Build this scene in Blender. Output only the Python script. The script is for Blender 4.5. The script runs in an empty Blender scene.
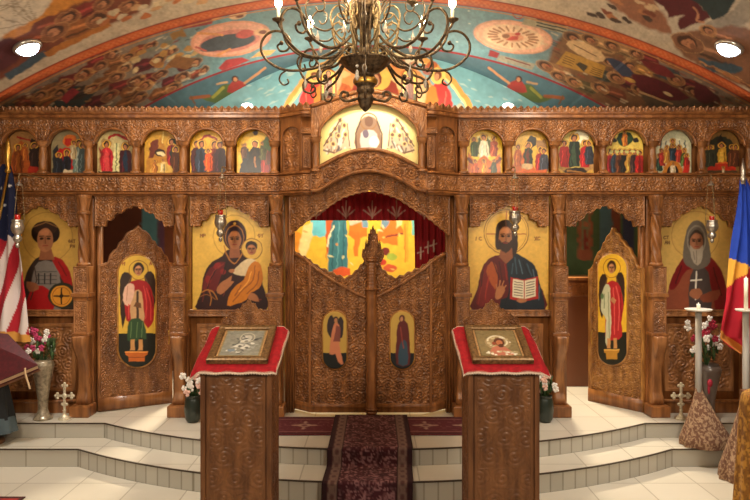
import bpy, bmesh, math, random
import numpy as np
from mathutils import Vector, Matrix

# ------------------------------------------------------------------ camera, light, exposure
SC = bpy.context.scene
COL = SC.collection
FPX = 650.0            # focal length in pixels of the 750 px wide frame
EYE = 2.17             # eye height above the nave floor
cam_d = bpy.data.cameras.new('camera')
cam = bpy.data.objects.new('camera', cam_d)
COL.objects.link(cam)
cam.location = (0, 0, EYE)
cam.rotation_euler = (math.radians(90), 0, 0)
cam_d.sensor_width = 36
cam_d.lens = 36 * FPX / 750
cam_d.shift_y = -10 / 750
cam_d.clip_start = 0.05
SC.camera = cam
SC.view_settings.view_transform = 'Standard'
SC.view_settings.look = 'None'
SC.view_settings.gamma = 1
SC.view_settings.use_curve_mapping = False
SC.view_settings.exposure = 0.0

W = bpy.data.worlds.new('nave'); SC.world = W
W.use_nodes = True
W.node_tree.nodes['Background'].inputs[0].default_value = (1.0, 0.86, 0.70, 1)
W.node_tree.nodes['Background'].inputs[1].default_value = 0.22

def light(name, kind, loc, energy, col, aim=None, size=0.3, spot=None, blend=0.5, size_y=None):
    d = bpy.data.lights.new(name, kind); d.energy = energy; d.color = col
    if kind == 'AREA':
        d.size = size
        if size_y: d.shape = 'RECTANGLE'; d.size_y = size_y
    else:
        d.shadow_soft_size = size
    if kind == 'SPOT':
        d.spot_size = math.radians(spot); d.spot_blend = blend
    o = bpy.data.objects.new(name, d); COL.objects.link(o); o.location = loc
    if aim is not None:
        o.rotation_euler = (Vector(aim) - Vector(loc)).to_track_quat('-Z', 'Y').to_euler()
    return o
WARM = (1.0, 0.85, 0.66)
# unseen fill lights added in the nave, altar room lamps, spots added for the screen
light('nave_fill_light', 'AREA', (-2.2, 1.6, 3.3), 82, WARM, (-1.4, 6.9, 1.6), 0.9)  # pair of area lights added to brighten the screen, without fixtures
light('nave_fill_light', 'AREA', (2.2, 1.6, 3.3), 82, WARM, (1.4, 6.9, 1.6), 0.9)
light('apse_lamp', 'SPOT', (0.0, 7.75, 3.2), 150, (1, .86, .62), (0.05, 9.2, 2.2), 0.15, 100, .6)
light('altar_ceiling_lamp', 'POINT', (-0.9, 8.3, 3.75), 55, (1, .84, .62), None, 0.2)
light('altar_ceiling_lamp', 'POINT', (0.9, 8.3, 3.75), 55, (1, .84, .62), None, 0.2)
light('altar_side_lamp', 'SPOT', (-2.2, 8.1, 3.0), 480, (1, .84, .6), (-2.3, 7.0, .3), 0.1, 80, .6)
light('altar_side_lamp', 'SPOT', (2.2, 8.1, 3.0), 480, (1, .84, .6), (2.3, 7.0, .3), 0.1, 80, .6)
light('supper_fill_spot', 'SPOT', (0.15, 5.75, 3.95), 55, (1, .9, .7), (-0.05, 6.95, 3.45), 0.06, 60, .8)  # extra spot added to make the supper icon bright, without a fixture
light('cornice_fill_spot', 'SPOT', (-1.9, 5.5, 3.85), 60, WARM, (-1.9, 6.9, 3.2), 0.1, 95, .9)  # pair of spots added to lift the upper icon row, without fixtures
light('cornice_fill_spot', 'SPOT', (1.9, 5.5, 3.85), 60, WARM, (1.9, 6.9, 3.2), 0.1, 95, .9)

# ------------------------------------------------------------------ small helpers
WORLD = {}
def link(o, parent=None, base=None, world=None):
    """place object o at world position `world`, below parent"""
    world = Vector(world if world is not None else (0, 0, 0))
    COL.objects.link(o)
    WORLD[o.name] = world
    if parent is not None:
        o.parent = parent
        o.location = world - WORLD[parent.name]
    else:
        o.location = world
    return o
def thing(name, label, cat, loc, group=None):
    o = bpy.data.objects.new(name, None)
    o.empty_display_size = .1
    link(o, None, None, loc)
    return tag(o, label, cat, group)
def tag(o, label=None, cat=None, group=None, kind=None):
    if label: o['label'] = label
    if cat: o['category'] = cat
    if group: o['group'] = group
    if kind: o['kind'] = kind
    return o
def struct(o):
    o['kind'] = 'structure'
    return o
def mesh_obj(name, V, faces, mats, parent=None, cols=None, smooth=True, midx=None, origin=None):
    V = np.asarray(V, dtype=float)
    if origin is None:
        lo, hi = V.min(0), V.max(0)
        origin = np.array([(lo[0]+hi[0])/2, (lo[1]+hi[1])/2, lo[2]])
    Vl = V - np.asarray(origin)
    me = bpy.data.meshes.new(name)
    if isinstance(faces, np.ndarray) and faces.ndim == 2:
        n, k = faces.shape
        me.vertices.add(len(Vl)); me.vertices.foreach_set('co', Vl.astype(np.float32).ravel())
        me.loops.add(n*k); me.loops.foreach_set('vertex_index', faces.astype(np.int32).ravel())
        me.polygons.add(n)
        me.polygons.foreach_set('loop_start', np.arange(0, n*k, k, dtype=np.int32))
        me.update(calc_edges=True)
    else:
        me.from_pydata([tuple(v) for v in Vl], [], [tuple(int(i) for i in f) for f in faces])
        me.update()
    if smooth:
        me.polygons.foreach_set('use_smooth', np.ones(len(me.polygons), dtype=bool))
    for m in (mats if isinstance(mats, (list, tuple)) else [mats]):
        me.materials.append(m)
    if midx is not None:
        me.polygons.foreach_set('material_index', np.asarray(midx, dtype=np.int32))
    if cols is not None:
        a = me.color_attributes.new('Col', 'FLOAT_COLOR', 'POINT')
        c = np.ones((len(Vl), 4), dtype=np.float32); c[:, :3] = cols
        a.data.foreach_set('color', c.ravel())
    me.validate()
    o = bpy.data.objects.new(name, me)
    link(o, parent, None, origin)
    return o
def copy_tree(o, delta, parent=None):
    c = o.copy(); COL.objects.link(c)
    w = WORLD[o.name] + Vector(delta); WORLD[c.name] = w
    c.parent = parent
    c.location = w - (WORLD[parent.name] if parent else Vector((0, 0, 0)))
    for ch in list(o.children):
        copy_tree(ch, delta, c)
    return c
class MB:
    """collects shapes into ONE mesh"""
    def __init__(s): s.V = []; s.F = []; s.n = 0
    def add(s, V, F):
        V = np.asarray(V, float)
        s.V.append(V); s.F += [tuple(int(i)+s.n for i in f) for f in F]; s.n += len(V)
        return s
    def build(s, name, mat, parent=None, smooth=True, cols=None):
        return mesh_obj(name, np.vstack(s.V), s.F, mat, parent, cols, smooth)
def box_vf(x0, x1, y0, y1, z0, z1, bev=0.0):
    bm = bmesh.new()
    bmesh.ops.create_cube(bm, size=1)
    for v in bm.verts:
        v.co = Vector((x0+(v.co.x+.5)*(x1-x0), y0+(v.co.y+.5)*(y1-y0), z0+(v.co.z+.5)*(z1-z0)))
    if bev > 0:
        bmesh.ops.bevel(bm, geom=bm.edges[:], offset=bev, segments=2, affect='EDGES', profile=.6)
    bm.verts.index_update()
    V = [tuple(v.co) for v in bm.verts]; F = [[v.index for v in f.verts] for f in bm.faces]
    bm.free()
    return V, F
def box(name, x0, x1, y0, y1, z0, z1, mat, parent=None, bev=0.0):
    V, F = box_vf(x0, x1, y0, y1, z0, z1, bev)
    return mesh_obj(name, V, F, mat, parent, smooth=False)
def lathe_vf(prof, n=20, c=(0, 0, 0), rfun=None, cap=True, sub=1, sx=1, sy=1):
    """prof: list of (r, z); rfun(theta, z) multiplies the radius"""
    prof = np.asarray(prof, float)
    if sub > 1:
        t = np.linspace(0, len(prof)-1, (len(prof)-1)*sub+1)
        prof = np.stack([np.interp(t, range(len(prof)), prof[:, k]) for k in (0, 1)], 1)
    th = np.linspace(0, 2*math.pi, n, endpoint=False)
    R = np.repeat(prof[:, :1], n, 1); Z = np.repeat(prof[:, 1:], n, 1); T = np.repeat(th[None], len(prof), 0)
    if rfun is not None: R = R*rfun(T, Z)
    V = np.stack([c[0]+R*np.cos(T)*sx, c[1]+R*np.sin(T)*sy, c[2]+Z], -1).reshape(-1, 3)
    m = len(prof); F = []
    for i in range(m-1):
        for j in range(n):
            k = (j+1) % n
            F.append((i*n+j, i*n+k, (i+1)*n+k, (i+1)*n+j))
    if cap:
        F.append(tuple(range(n-1, -1, -1))); F.append(tuple((m-1)*n+j for j in range(n)))
    return V, F
def lathe(name, prof, mat, parent=None, n=20, c=(0, 0, 0), **k):
    V, F = lathe_vf(prof, n, c, **k)
    return mesh_obj(name, V, F, mat, parent)
def crom(pts, k=6, closed=False):
    P = np.asarray(pts, float); n = len(P); out = []
    rng = range(n) if closed else range(n-1)
    for i in rng:
        if closed: a, b, c, d = P[(i-1) % n], P[i], P[(i+1) % n], P[(i+2) % n]
        else: a, b, c, d = P[max(i-1, 0)], P[i], P[i+1], P[min(i+2, n-1)]
        for j in range(k):
            t = j/k
            out.append(.5*((2*b)+(c-a)*t+(2*a-5*b+4*c-d)*t*t+(3*b-a-3*c+d)*t**3))
    if not closed: out.append(P[-1])
    return np.array(out)
def tube_vf(pts, r, n=8, smooth=5):
    P = crom(pts, smooth) if smooth > 1 else np.asarray(pts, float)
    m = len(P)
    rr = np.interp(np.linspace(0, 1, m), np.linspace(0, 1, len(r)), r) if isinstance(r, (list, tuple)) else np.full(m, r)
    T = np.gradient(P, axis=0); T /= np.linalg.norm(T, axis=1)[:, None]+1e-12
    ref = np.array([0, 0, 1.0]) if abs(T[0][2]) < .9 else np.array([1.0, 0, 0])
    N = np.cross(T[0], ref); N /= np.linalg.norm(N)
    V = []
    th = np.linspace(0, 2*math.pi, n, endpoint=False)
    for i in range(m):
        N = N - T[i]*np.dot(N, T[i]); N /= np.linalg.norm(N)+1e-12
        B = np.cross(T[i], N)
        V.append(P[i]+rr[i]*(np.cos(th)[:, None]*N+np.sin(th)[:, None]*B))
    V = np.vstack(V); F = []
    for i in range(m-1):
        for j in range(n):
            k = (j+1) % n
            F.append((i*n+j, i*n+k, (i+1)*n+k, (i+1)*n+j))
    F.append(tuple(range(n-1, -1, -1))); F.append(tuple((m-1)*n+j for j in range(n)))
    return V, F
def tube(name, pts, r, mat, parent=None, n=8, smooth=5):
    V, F = tube_vf(pts, r, n, smooth)
    return mesh_obj(name, V, F, mat, parent)
def ball_vf(c, rx, ry=None, rz=None, n=10, m=7):
    ry = ry or rx; rz = rz or rx
    a = np.linspace(-math.pi/2, math.pi/2, m)
    return lathe_vf([(max(math.cos(t), .02), math.sin(t)) for t in a], n, (0, 0, 0)) if False else (
        np.array([[c[0]+rx*max(math.cos(t), .02)*math.cos(h), c[1]+ry*max(math.cos(t), .02)*math.sin(h), c[2]+rz*math.sin(t)]
                  for t in a for h in np.linspace(0, 2*math.pi, n, endpoint=False)]),
        [(i*n+j, i*n+(j+1) % n, (i+1)*n+(j+1) % n, (i+1)*n+j) for i in range(m-1) for j in range(n)]
        + [tuple(range(n-1, -1, -1)), tuple((m-1)*n+j for j in range(n))])
def P3(px, py, D):
    return Vector(((px-375)*D/FPX, D, EYE-(py-240)*D/FPX))

# ------------------------------------------------------------------ painting: colour laid on a dense grid
def lin(c):
    c = np.asarray(c, float)/255
    return np.where(c <= .04045, c/12.92, ((c+.055)/1.055)**2.4)
def hash2(i, j, s=0):
    h = np.sin(i*127.1+j*311.7+s*74.7)*43758.5453
    return h-np.floor(h)
def vnoise(x, y, s=0):
    xi, yi = np.floor(x), np.floor(y); fx, fy = x-xi, y-yi
    fx = fx*fx*(3-2*fx); fy = fy*fy*(3-2*fy)
    a = hash2(xi, yi, s); b = hash2(xi+1, yi, s); c = hash2(xi, yi+1, s); d = hash2(xi+1, yi+1, s)
    return (a*(1-fx)+b*fx)*(1-fy)+(c*(1-fx)+d*fx)*fy
class Canvas:
    def __init__(s, X, Y, bg=(200, 160, 80)):
        s.X = np.asarray(X, float).ravel(); s.Y = np.asarray(Y, float).ravel()
        s.C = np.tile(lin(bg), (len(s.X), 1))
    def mix(s, idx, a, col):
        c = lin(col) if not callable(col) else col(s.X[idx], s.Y[idx])
        s.C[idx] = s.C[idx]*(1-a)[:, None]+a[:, None]*c
    def bb(s, x0, x1, y0, y1):
        return np.nonzero((s.X > x0) & (s.X < x1) & (s.Y > y0) & (s.Y < y1))[0]
    def poly(s, pts, col, soft=.7, sm=0, al=1):
        p = np.asarray(pts, float)
        if sm: p = crom(p, sm, True)
        i = s.bb(p[:, 0].min()-soft, p[:, 0].max()+soft, p[:, 1].min()-soft, p[:, 1].max()+soft)
        if not len(i): return s
        x, y = s.X[i], s.Y[i]
        ins = np.zeros(len(i), bool); d = np.full(len(i), 1e9)
        for k in range(len(p)):
            ax, ay = p[k]; bx, by = p[(k+1) % len(p)]
            if ay != by:
                ins ^= ((ay > y) != (by > y)) & (x < (bx-ax)*(y-ay)/(by-ay)+ax)
            L = (bx-ax)**2+(by-ay)**2+1e-9
            t = np.clip(((x-ax)*(bx-ax)+(y-ay)*(by-ay))/L, 0, 1)
            d = np.minimum(d, (x-ax-t*(bx-ax))**2+(y-ay-t*(by-ay))**2)
        d = np.sqrt(d); sd = np.where(ins, -d, d)
        s.mix(i, al*np.clip(.5-sd/soft, 0, 1), col)
        return s
    def ell(s, cx, cy, rx, ry, col, rot=0, soft=.7, al=1):
        R = max(rx, ry)+soft
        i = s.bb(cx-R, cx+R, cy-R, cy+R)
        if not len(i): return s
        c, n = math.cos(math.radians(rot)), math.sin(math.radians(rot))
        x, y = s.X[i]-cx, s.Y[i]-cy
        u, v = x*c+y*n, -x*n+y*c
        q = np.sqrt((u/rx)**2+(v/ry)**2)
        s.mix(i, al*np.clip(.5-(q-1)*min(rx, ry)/soft, 0, 1), col)
        return s
    def ring(s, cx, cy, rx, ry, w, col, rot=0, soft=.6, al=1):
        R = max(rx, ry)+w+soft
        i = s.bb(cx-R, cx+R, cy-R, cy+R)
        if not len(i): return s
        c, n = math.cos(math.radians(rot)), math.sin(math.radians(rot))
        x, y = s.X[i]-cx, s.Y[i]-cy
        u, v = x*c+y*n, -x*n+y*c
        q = np.abs(np.sqrt((u/rx)**2+(v/ry)**2)-1)*min(rx, ry)
        s.mix(i, al*np.clip(.5-(q-w/2)/soft, 0, 1), col)
        return s
    def line(s, pts, w, col, soft=.6, sm=0, al=1):
        p = np.asarray(pts, float)
        if sm: p = crom(p, sm)
        m = w+soft
        i = s.bb(p[:, 0].min()-m, p[:, 0].max()+m, p[:, 1].min()-m, p[:, 1].max()+m)
        if not len(i): return s
        x, y = s.X[i], s.Y[i]; d = np.full(len(i), 1e9)
        for k in range(len(p)-1):
            ax, ay = p[k]; bx, by = p[k+1]
            L = (bx-ax)**2+(by-ay)**2+1e-9
            t = np.clip(((x-ax)*(bx-ax)+(y-ay)*(by-ay))/L, 0, 1)
            d = np.minimum(d, (x-ax-t*(bx-ax))**2+(y-ay-t*(by-ay))**2)
        s.mix(i, al*np.clip(.5-(np.sqrt(d)-w/2)/soft, 0, 1), col)
        return s
    def warp(s, amp, sc, seed=0):
        s.X, s.Y = s.X+amp*(vnoise(s.X/sc, s.Y/sc, seed)-.5)*2, s.Y+amp*(vnoise(s.X/sc+31, s.Y/sc+17, seed+1)-.5)*2
        return s
    def mottle(s, sc, amt, seed=0, mask=None):
        n = .6*vnoise(s.X/sc, s.Y/sc, seed)+.4*vnoise(s.X/sc*2.3, s.Y/sc*2.3, seed+3)
        f = 1+(n-.5)*2*amt
        if mask is not None: f = np.where(mask, f, 1)
        s.C = s.C*f[:, None]
        return s
    def fig(s, x, y, h, robe, robe2=None, skin=(190, 130, 90), hair=(60, 35, 22), halo=(235, 190, 90), w=.36):
        """small standing figure: feet at (x,y), height h"""
        h *= 1.1; r = h*.085
        if halo: s.ell(x, y-h*.88, r*1.75, r*1.75, halo); s.ring(x, y-h*.88, r*1.75, r*1.75, .5, (150, 80, 30), al=.7)
        s.poly([(x-h*w*.45, y), (x-h*w*.55, y-h*.45), (x-h*w*.4, y-h*.74), (x, y-h*.8), (x+h*w*.4, y-h*.74), (x+h*w*.55, y-h*.4), (x+h*w*.45, y)], robe)
        s.line([(x-h*w*.3, y-h*.05), (x-h*w*.15, y-h*.6)], .7, tuple(min(255, k*1.5+20) for k in robe), al=.8); s.line([(x+h*w*.35, y-h*.05), (x+h*w*.25, y-h*.6)], .8, tuple(k*.5 for k in robe), al=.8)
        if robe2: s.poly([(x-h*w*.1, y), (x-h*w*.25, y-h*.5), (x, y-h*.78), (x+h*w*.15, y-h*.5), (x+h*w*.2, y)], robe2)
        s.ell(x, y-h*.89, r*1.1, r*1.25, hair); s.ell(x, y-h*.865, r*.72, r*.95, skin)
        return s

# ------------------------------------------------------------------ materials
def mat(name, col, rough=.5, metal=0, coat=0, emit=None, es=0, trans=0, alpha=1, spec=None):
    m = bpy.data.materials.new(name); m.use_nodes = True
    b = m.node_tree.nodes['Principled BSDF']
    b.inputs['Base Color'].default_value = (*lin(col), 1)
    b.inputs['Roughness'].default_value = rough
    b.inputs['Metallic'].default_value = metal
    b.inputs['Coat Weight'].default_value = coat
    b.inputs['Coat Roughness'].default_value = .15
    if trans: b.inputs['Transmission Weight'].default_value = trans
    if emit is not None:
        b.inputs['Emission Color'].default_value = (*lin(emit), 1)
        b.inputs['Emission Strength'].default_value = es
    if spec is not None: b.inputs['Specular IOR Level'].default_value = spec
    return m
def noise_mat(name, c1, c2, scale=(20, 20, 20), rough=.5, metal=0, bump=0, detail=4, lo=.35, hi=.65, tex='noise', coat=0):
    m = mat(name, c1, rough, metal, coat)
    nt = m.node_tree; N = nt.nodes; L = nt.links
    b = N['Principled BSDF']
    g = N.new('ShaderNodeNewGeometry'); mp = N.new('ShaderNodeMapping')
    mp.inputs['Scale'].default_value = scale
    L.new(g.outputs['Position'], mp.inputs['Vector'])
    if tex == 'noise':
        t = N.new('ShaderNodeTexNoise'); t.inputs['Scale'].default_value = 1; t.inputs['Detail'].default_value = detail
        out = t.outputs['Fac']
    else:
        t = N.new('ShaderNodeTexVoronoi'); t.inputs['Scale'].default_value = 1
        out = t.outputs['Distance']
    L.new(mp.outputs['Vector'], t.inputs['Vector'])
    r = N.new('ShaderNodeValToRGB')
    r.color_ramp.elements[0].position = lo; r.color_ramp.elements[1].position = hi
    r.color_ramp.elements[0].color = (*lin(c1), 1); r.color_ramp.elements[1].color = (*lin(c2), 1)
    L.new(out, r.inputs['Fac']); L.new(r.outputs['Color'], b.inputs['Base Color'])
    if bump:
        bp = N.new('ShaderNodeBump'); bp.inputs['Strength'].default_value = bump; bp.inputs['Distance'].default_value = .01
        L.new(out, bp.inputs['Height']); L.new(bp.outputs['Normal'], b.inputs['Normal'])
    return m
def paint_mat(name, rough=.5, coat=0, bump=0):
    m = mat(name, (128, 128, 128), rough, 0, coat)
    nt = m.node_tree; a = nt.nodes.new('ShaderNodeVertexColor'); a.layer_name = 'Col'
    nt.links.new(a.outputs['Color'], nt.nodes['Principled BSDF'].inputs['Base Color'])
    return m
def tile_mat(name, c1, c2, grout, size, rot=0, off=(0, 0)):
    m = mat(name, c1, .28)
    nt = m.node_tree; N = nt.nodes; L = nt.links
    g = N.new('ShaderNodeNewGeometry'); mp = N.new('ShaderNodeMapping')
    mp.inputs['Rotation'].default_value = (0, 0, rot); mp.inputs['Location'].default_value = (off[0], off[1], 0)
    L.new(g.outputs['Position'], mp.inputs['Vector'])
    t = N.new('ShaderNodeTexBrick'); t.offset = 0; t.squash = 1
    t.inputs['Color1'].default_value = (*lin(c1), 1); t.inputs['Color2'].default_value = (*lin(c2), 1)
    t.inputs['Mortar'].default_value = (*lin(grout), 1)
    t.inputs['Scale'].default_value = 1; t.inputs['Mortar Size'].default_value = .006
    t.inputs['Brick Width'].default_value = size; t.inputs['Row Height'].default_value = size
    L.new(mp.outputs['Vector'], t.inputs['Vector'])
    n = N.new('ShaderNodeTexNoise'); n.inputs['Scale'].default_value = 3; n.inputs['Detail'].default_value = 5
    L.new(g.outputs['Position'], n.inputs['Vector'])
    mx = N.new('ShaderNodeMix'); mx.data_type = 'RGBA'; mx.blend_type = 'MULTIPLY'; mx.inputs[0].default_value = .35
    L.new(t.outputs['Color'], mx.inputs[6]); L.new(n.outputs['Color'], mx.inputs[7])
    r = N.new('ShaderNodeValToRGB'); r.color_ramp.elements[0].color = (.75, .74, .7, 1); r.color_ramp.elements[1].color = (1, 1, 1, 1)
    L.new(n.outputs['Fac'], r.inputs['Fac']); L.new(r.outputs['Color'], mx.inputs[7])
    L.new(mx.outputs[2], N['Principled BSDF'].inputs['Base Color'])
    return m
WOOD = noise_mat('carved_wood', (112, 70, 39), (164, 110, 64), (14, 14, 3.5), .36, bump=.05)
WOOD_G = noise_mat('polished_wood', (112, 68, 36), (160, 105, 59), (18, 18, 2.5), .32, bump=.04)
WOOD_D = noise_mat('lectern_wood', (92, 56, 31), (130, 85, 50), (16, 16, 3), .4, bump=.05)
GOLDW = noise_mat('gilded_wood', (138, 90, 42), (190, 136, 70), (20, 20, 6), .34, bump=.04)
PAINT = paint_mat('mural_paint', .75)
ICON = paint_mat('icon_paint', .42, .15)
CLOTH = paint_mat('dyed_cloth', .9)
CARPET = paint_mat('woven_carpet', .95)
TILE = tile_mat('floor_tile', (208, 202, 188), (200, 193, 178), (164, 156, 140), .5, 0, (.13, .2))
RISER = paint_mat('riser_tile', .35)
EDGE = mat('dark_nosing', (62, 50, 38), .5)
IRON = noise_mat('antique_iron', (56, 44, 33), (112, 92, 68), (40, 40, 40), .4, .65)
BRONZE = noise_mat('antique_bronze', (112, 92, 62), (176, 154, 114), (40, 40, 40), .4, .6)
SILVER = mat('silver', (186, 180, 170), .28, .85)
ENAMEL = mat('white_enamel', (230, 226, 216), .4)
STEEL = mat('painted_steel', (164, 160, 154), .5, .2)
REDGLASS = mat('red_glass', (150, 16, 12), .15, 0, .3, (255, 40, 15), .12)
CANDLE = mat('wax', (238, 230, 208), .5)
BULB = mat('glowing_bulb', (255, 240, 210), .3, 0, 0, (255, 226, 170), 45)
SPOTGLOW = mat('lamp_glow', (255, 255, 255), .3, 0, 0, (226, 240, 255), 14)
CRYSTAL = mat('crystal', (245, 242, 235), .08, 0, 0, None, 0, .6)
GOLDM = mat('gold_metal', (190, 148, 70), .3, .9)
GREENLEAF = noise_mat('leaf_green', (30, 52, 24), (64, 92, 44), (60, 60, 60), .6)

# ================================================================== the setting
XW = 4.65
DEND = 9.2
def vault_h(X, D):
    X = np.abs(X)
    dx = np.minimum(X, 3.63)*FPX/6.3
    n = (240-738+np.sqrt(742**2-dx**2))*6.3/FPX
    n = n-np.where(X > 3.63, .586*.12*(1-np.exp(-(X-3.63)/.12)), 0)
    dx = np.minimum(X, 2.35)*FPX/DEND
    f = (188-.00202*dx**2)*DEND/FPX
    f = f-np.where(X > 2.35, .67*.3*(1-np.exp(-(X-2.35)/.3)), 0)
    w = np.clip((D-6.3)/(DEND-6.3), 0, 1)
    w = np.where(X > 2.6, w**.4, w)*np.clip((X-2.2)/1.2, 0, 1)+w*(1-np.clip((X-2.2)/1.2, 0, 1))
    return n+(f-n)*w
def paint_ceiling(X, Y, XX, DD):
    c = Canvas(X, Y, (186, 170, 148))
    x, y = c.X.copy(), c.Y.copy()
    c.warp(1.1, 6, 5).warp(.5, 2.2, 8)
    rb = np.hypot(x-375, y-738)-742
    r1 = np.hypot(x-375, y-511)-465
    TEAL, DTEAL = lin((104, 146, 158)), lin((76, 110, 126))
    inB = (rb < 0)
    c.C[inB] = TEAL
    edge = np.clip((np.abs(x-372)-150)/90, 0, 1)
    flank = inB & (r1 > 0)
    c.C[flank] = c.C[flank]*(1-.75*edge[flank])[:, None]+.75*edge[flank][:, None]*lin((138, 100, 66))
    rnd = random.Random(4)
    PAL = [(120, 52, 38), (96, 30, 34), (150, 96, 50), (176, 124, 66), (52, 70, 74), (88, 66, 44), (158, 70, 48), (186, 150, 104), (70, 40, 36), (44, 58, 66)]
    def saint(px, py, s, side, robe, halo=(168, 116, 70), face=(178, 120, 84)):
        a = -24 if side < 0 else 24
        ca, sa = math.cos(math.radians(a)), math.sin(math.radians(a))
        q = side
        def L(u, v): return (px+u*ca-v*sa, py+u*sa+v*ca)
        # the body runs down the slope of the vault, away from the crown
        c.poly([L(q*.2*s, -.55*s), L(q*1.2*s, -.85*s), L(q*3.4*s, -.95*s), L(q*4.2*s, 0), L(q*3.4*s, .8*s), L(q*1.2*s, .8*s), L(q*.2*s, .45*s)], robe, 1.2, 3)
        c.line([L(q*.8*s, -.1*s), L(q*3.4*s, -.3*s)], .25*s, tuple(min(255, k*1.35+15) for k in robe), 1.2)
        c.line([L(q*1.0*s, .4*s), L(q*3.6*s, .35*s)], .22*s, tuple(k*.6 for k in robe), 1.2)
        heads.append((px, py, s, a, q, halo, face))
    heads = []
    def flush():
        for (px, py, s, a, q, halo, face) in heads:
            ca, sa = math.cos(math.radians(a)), math.sin(math.radians(a))
            L = lambda u, v: (px+u*ca-v*sa, py+u*sa+v*ca)
            c.ell(*L(0, 0), 1.4*s, .74*s, halo, a, 1.2, .85); c.ring(*L(0, 0), 1.4*s, .74*s, .5, (206, 160, 104), a, al=.5)
            c.ell(*L(-q*.08*s, -.05*s), .88*s, .48*s, (66, 38, 26), a); c.ell(*L(q*.1*s, .04*s), .62*s, .35*s, face, a)
            c.ell(*L(q*.4*s, .1*s), .26*s, .2*s, (96, 58, 38), a, al=.7); c.line([L(-q*.05*s, -.06*s), L(-q*.05*s, .14*s)], .5, (70, 40, 28), al=.8)
        heads.clear()
    def strokes(side, n):
        for k in range(n):
            dx = rnd.uniform(165, 372); X_ = 375+side*dx
            top_ = 738-math.sqrt(742**2-dx**2)+9; bot_ = min(108, 511-math.sqrt(max(465**2-dx**2, 1))-3)
            if bot_-top_ < 3: continue
            Y_ = rnd.uniform(top_, bot_); l = rnd.uniform(2, 7)
            c.line([(X_, Y_), (X_+side*l, Y_+l*.45)], rnd.uniform(.7, 1.8), rnd.choice(((44, 26, 24), (70, 22, 28), (214, 190, 150), (196, 146, 84), (40, 50, 56), (150, 52, 40), (228, 212, 182))), 1, al=.55)
    # ---- nearer than the orange band, left: cloud, brown host, orange drapery
    c.poly([(-40, -30), (90, -30), (55, 5), (30, 28), (-40, 55)], (200, 186, 166), 6, 3)
    for k in range(9):
        c.line([(rnd.uniform(-20, 40), rnd.uniform(-10, 30)) for _ in range(3)], 1.0, (150, 134, 114), 1, 5)
    c.poly([(5, 34), (40, 16), (62, -8), (98, -8), (80, 8), (56, 22), (30, 34), (8, 42)], (190, 124, 50), 2, 3)
    c.poly([(24, 40), (60, 12), (90, 0), (150, -14), (150, 6), (110, 24), (70, 40), (30, 66), (0, 80), (-30, 92), (-30, 60)], (112, 58, 38), 3, 2)
    for k in range(5): c.line([(20+k*18, 56-k*8), (66+k*18, 34-k*8)], 2, [(84, 40, 30), (150, 90, 46), (120, 44, 34)][k % 3], 1.5)
    for (hx, hy, s) in ((103, 4, 8), (128, 6, 7), (68, 18, 9.5), (98, 20, 10), (55, 32, 11)):
        saint(hx, hy, s, -1, rnd.choice(((112, 54, 36), (140, 84, 44), (120, 40, 34))), (132, 84, 54))
    flush()
    c.poly([(-30, 52), (8, 38), (24, 46), (12, 66), (-30, 84)], (78, 30, 36), 3, 2)
    c.poly([(4, 74), (44, 50), (50, 54), (10, 80)], (58, 78, 92), 1.5); c.poly([(44, 52), (110, 22), (112, 26), (48, 57)], (170, 106, 46), 1)
    for k in range(24):
        xx = 100+k*6+rnd.uniform(-5, 5); c.ell(xx, 22-(k*1.5)+rnd.uniform(-6, 5), 6, 2.4, rnd.choice(((188, 146, 104), (190, 172, 142), (176, 104, 60), (206, 186, 150))), -24)
    # ---- nearer than the band, right: maroon and dark cloaks, brown faces, pale cloud
    c.poly([(560, -20), (790, -20), (790, 60), (700, 44), (640, 40), (600, 20)], (186, 172, 152), 4, 2)
    c.poly([(598, -12), (640, -12), (660, 10), (672, 34), (640, 24), (614, 6)], (142, 94, 70), 3, 3)
    for k in range(22): c.ell(rnd.uniform(590, 655), rnd.uniform(-8, 30), 6, 2, rnd.choice(((188, 160, 126), (120, 64, 46), (170, 112, 74), (66, 50, 44))), 26)
    c.poly([(640, -10), (690, -12), (700, 4), (710, 18), (694, 24), (680, 30), (678, 20), (684, 14), (668, 18), (664, 6)], (84, 22, 28), 1.5, 2)
    c.poly([(682, -10), (735, -10), (728, 12), (712, 20), (702, 6)], (36, 52, 52), 1.5, 2)
    c.line([(694, 8), (698, 14), (696, 20), (704, 22)], 2, (186, 130, 96), 1, 3)
    c.poly([(705, 24), (735, 10), (755, -20), (765, 10), (730, 30), (712, 34)], (150, 140, 126), 2, 2)
    c.poly([(672, 38), (700, 30), (760, 30), (790, 90), (748, 88), (712, 72), (684, 56)], (130, 88, 62), 3, 2)
    saint(688, 43, 12, 1, (120, 84, 60), (124, 82, 56)); saint(708, 31, 7, 1, (140, 94, 70))
    flush()
    c.poly([(697, 58), (716, 62), (742, 66), (738, 73), (712, 72)], (56, 78, 92), 1.5, 2)
    for k in range(6): c.line([(700+k*8, 62+k*4), (742+k*6, 80+k*4)], 1.6, rnd.choice(((168, 104, 60), (100, 62, 46), (190, 140, 90))), 1.2)
    # ---- between the band and the end arch: the left crowd
    zoneB = lambda X_, Y_: None
    hosts = [(112, 55, 8), (84, 75, 9), (125, 68, 7), (117, 77, 8), (136, 81, 9), (158, 60, 8), (150, 46, 7), (183, 77, 7), (145, 86, 8), (174, 88, 8), (100, 66, 7), (160, 74, 7),
             (64, 84, 8), (92, 88, 8), (196, 62, 6), (128, 57, 7), (172, 52, 6), (205, 70, 5), (60, 94, 8), (110, 96, 8), (140, 98, 8), (40, 96, 8)]
    c.poly([(0, 110), (60, 78), (60, 110)], (34, 52, 60), 3); c.poly([(10, 110), (46, 88), (70, 84), (96, 92), (80, 112)], (44, 56, 60), 2)
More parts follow.
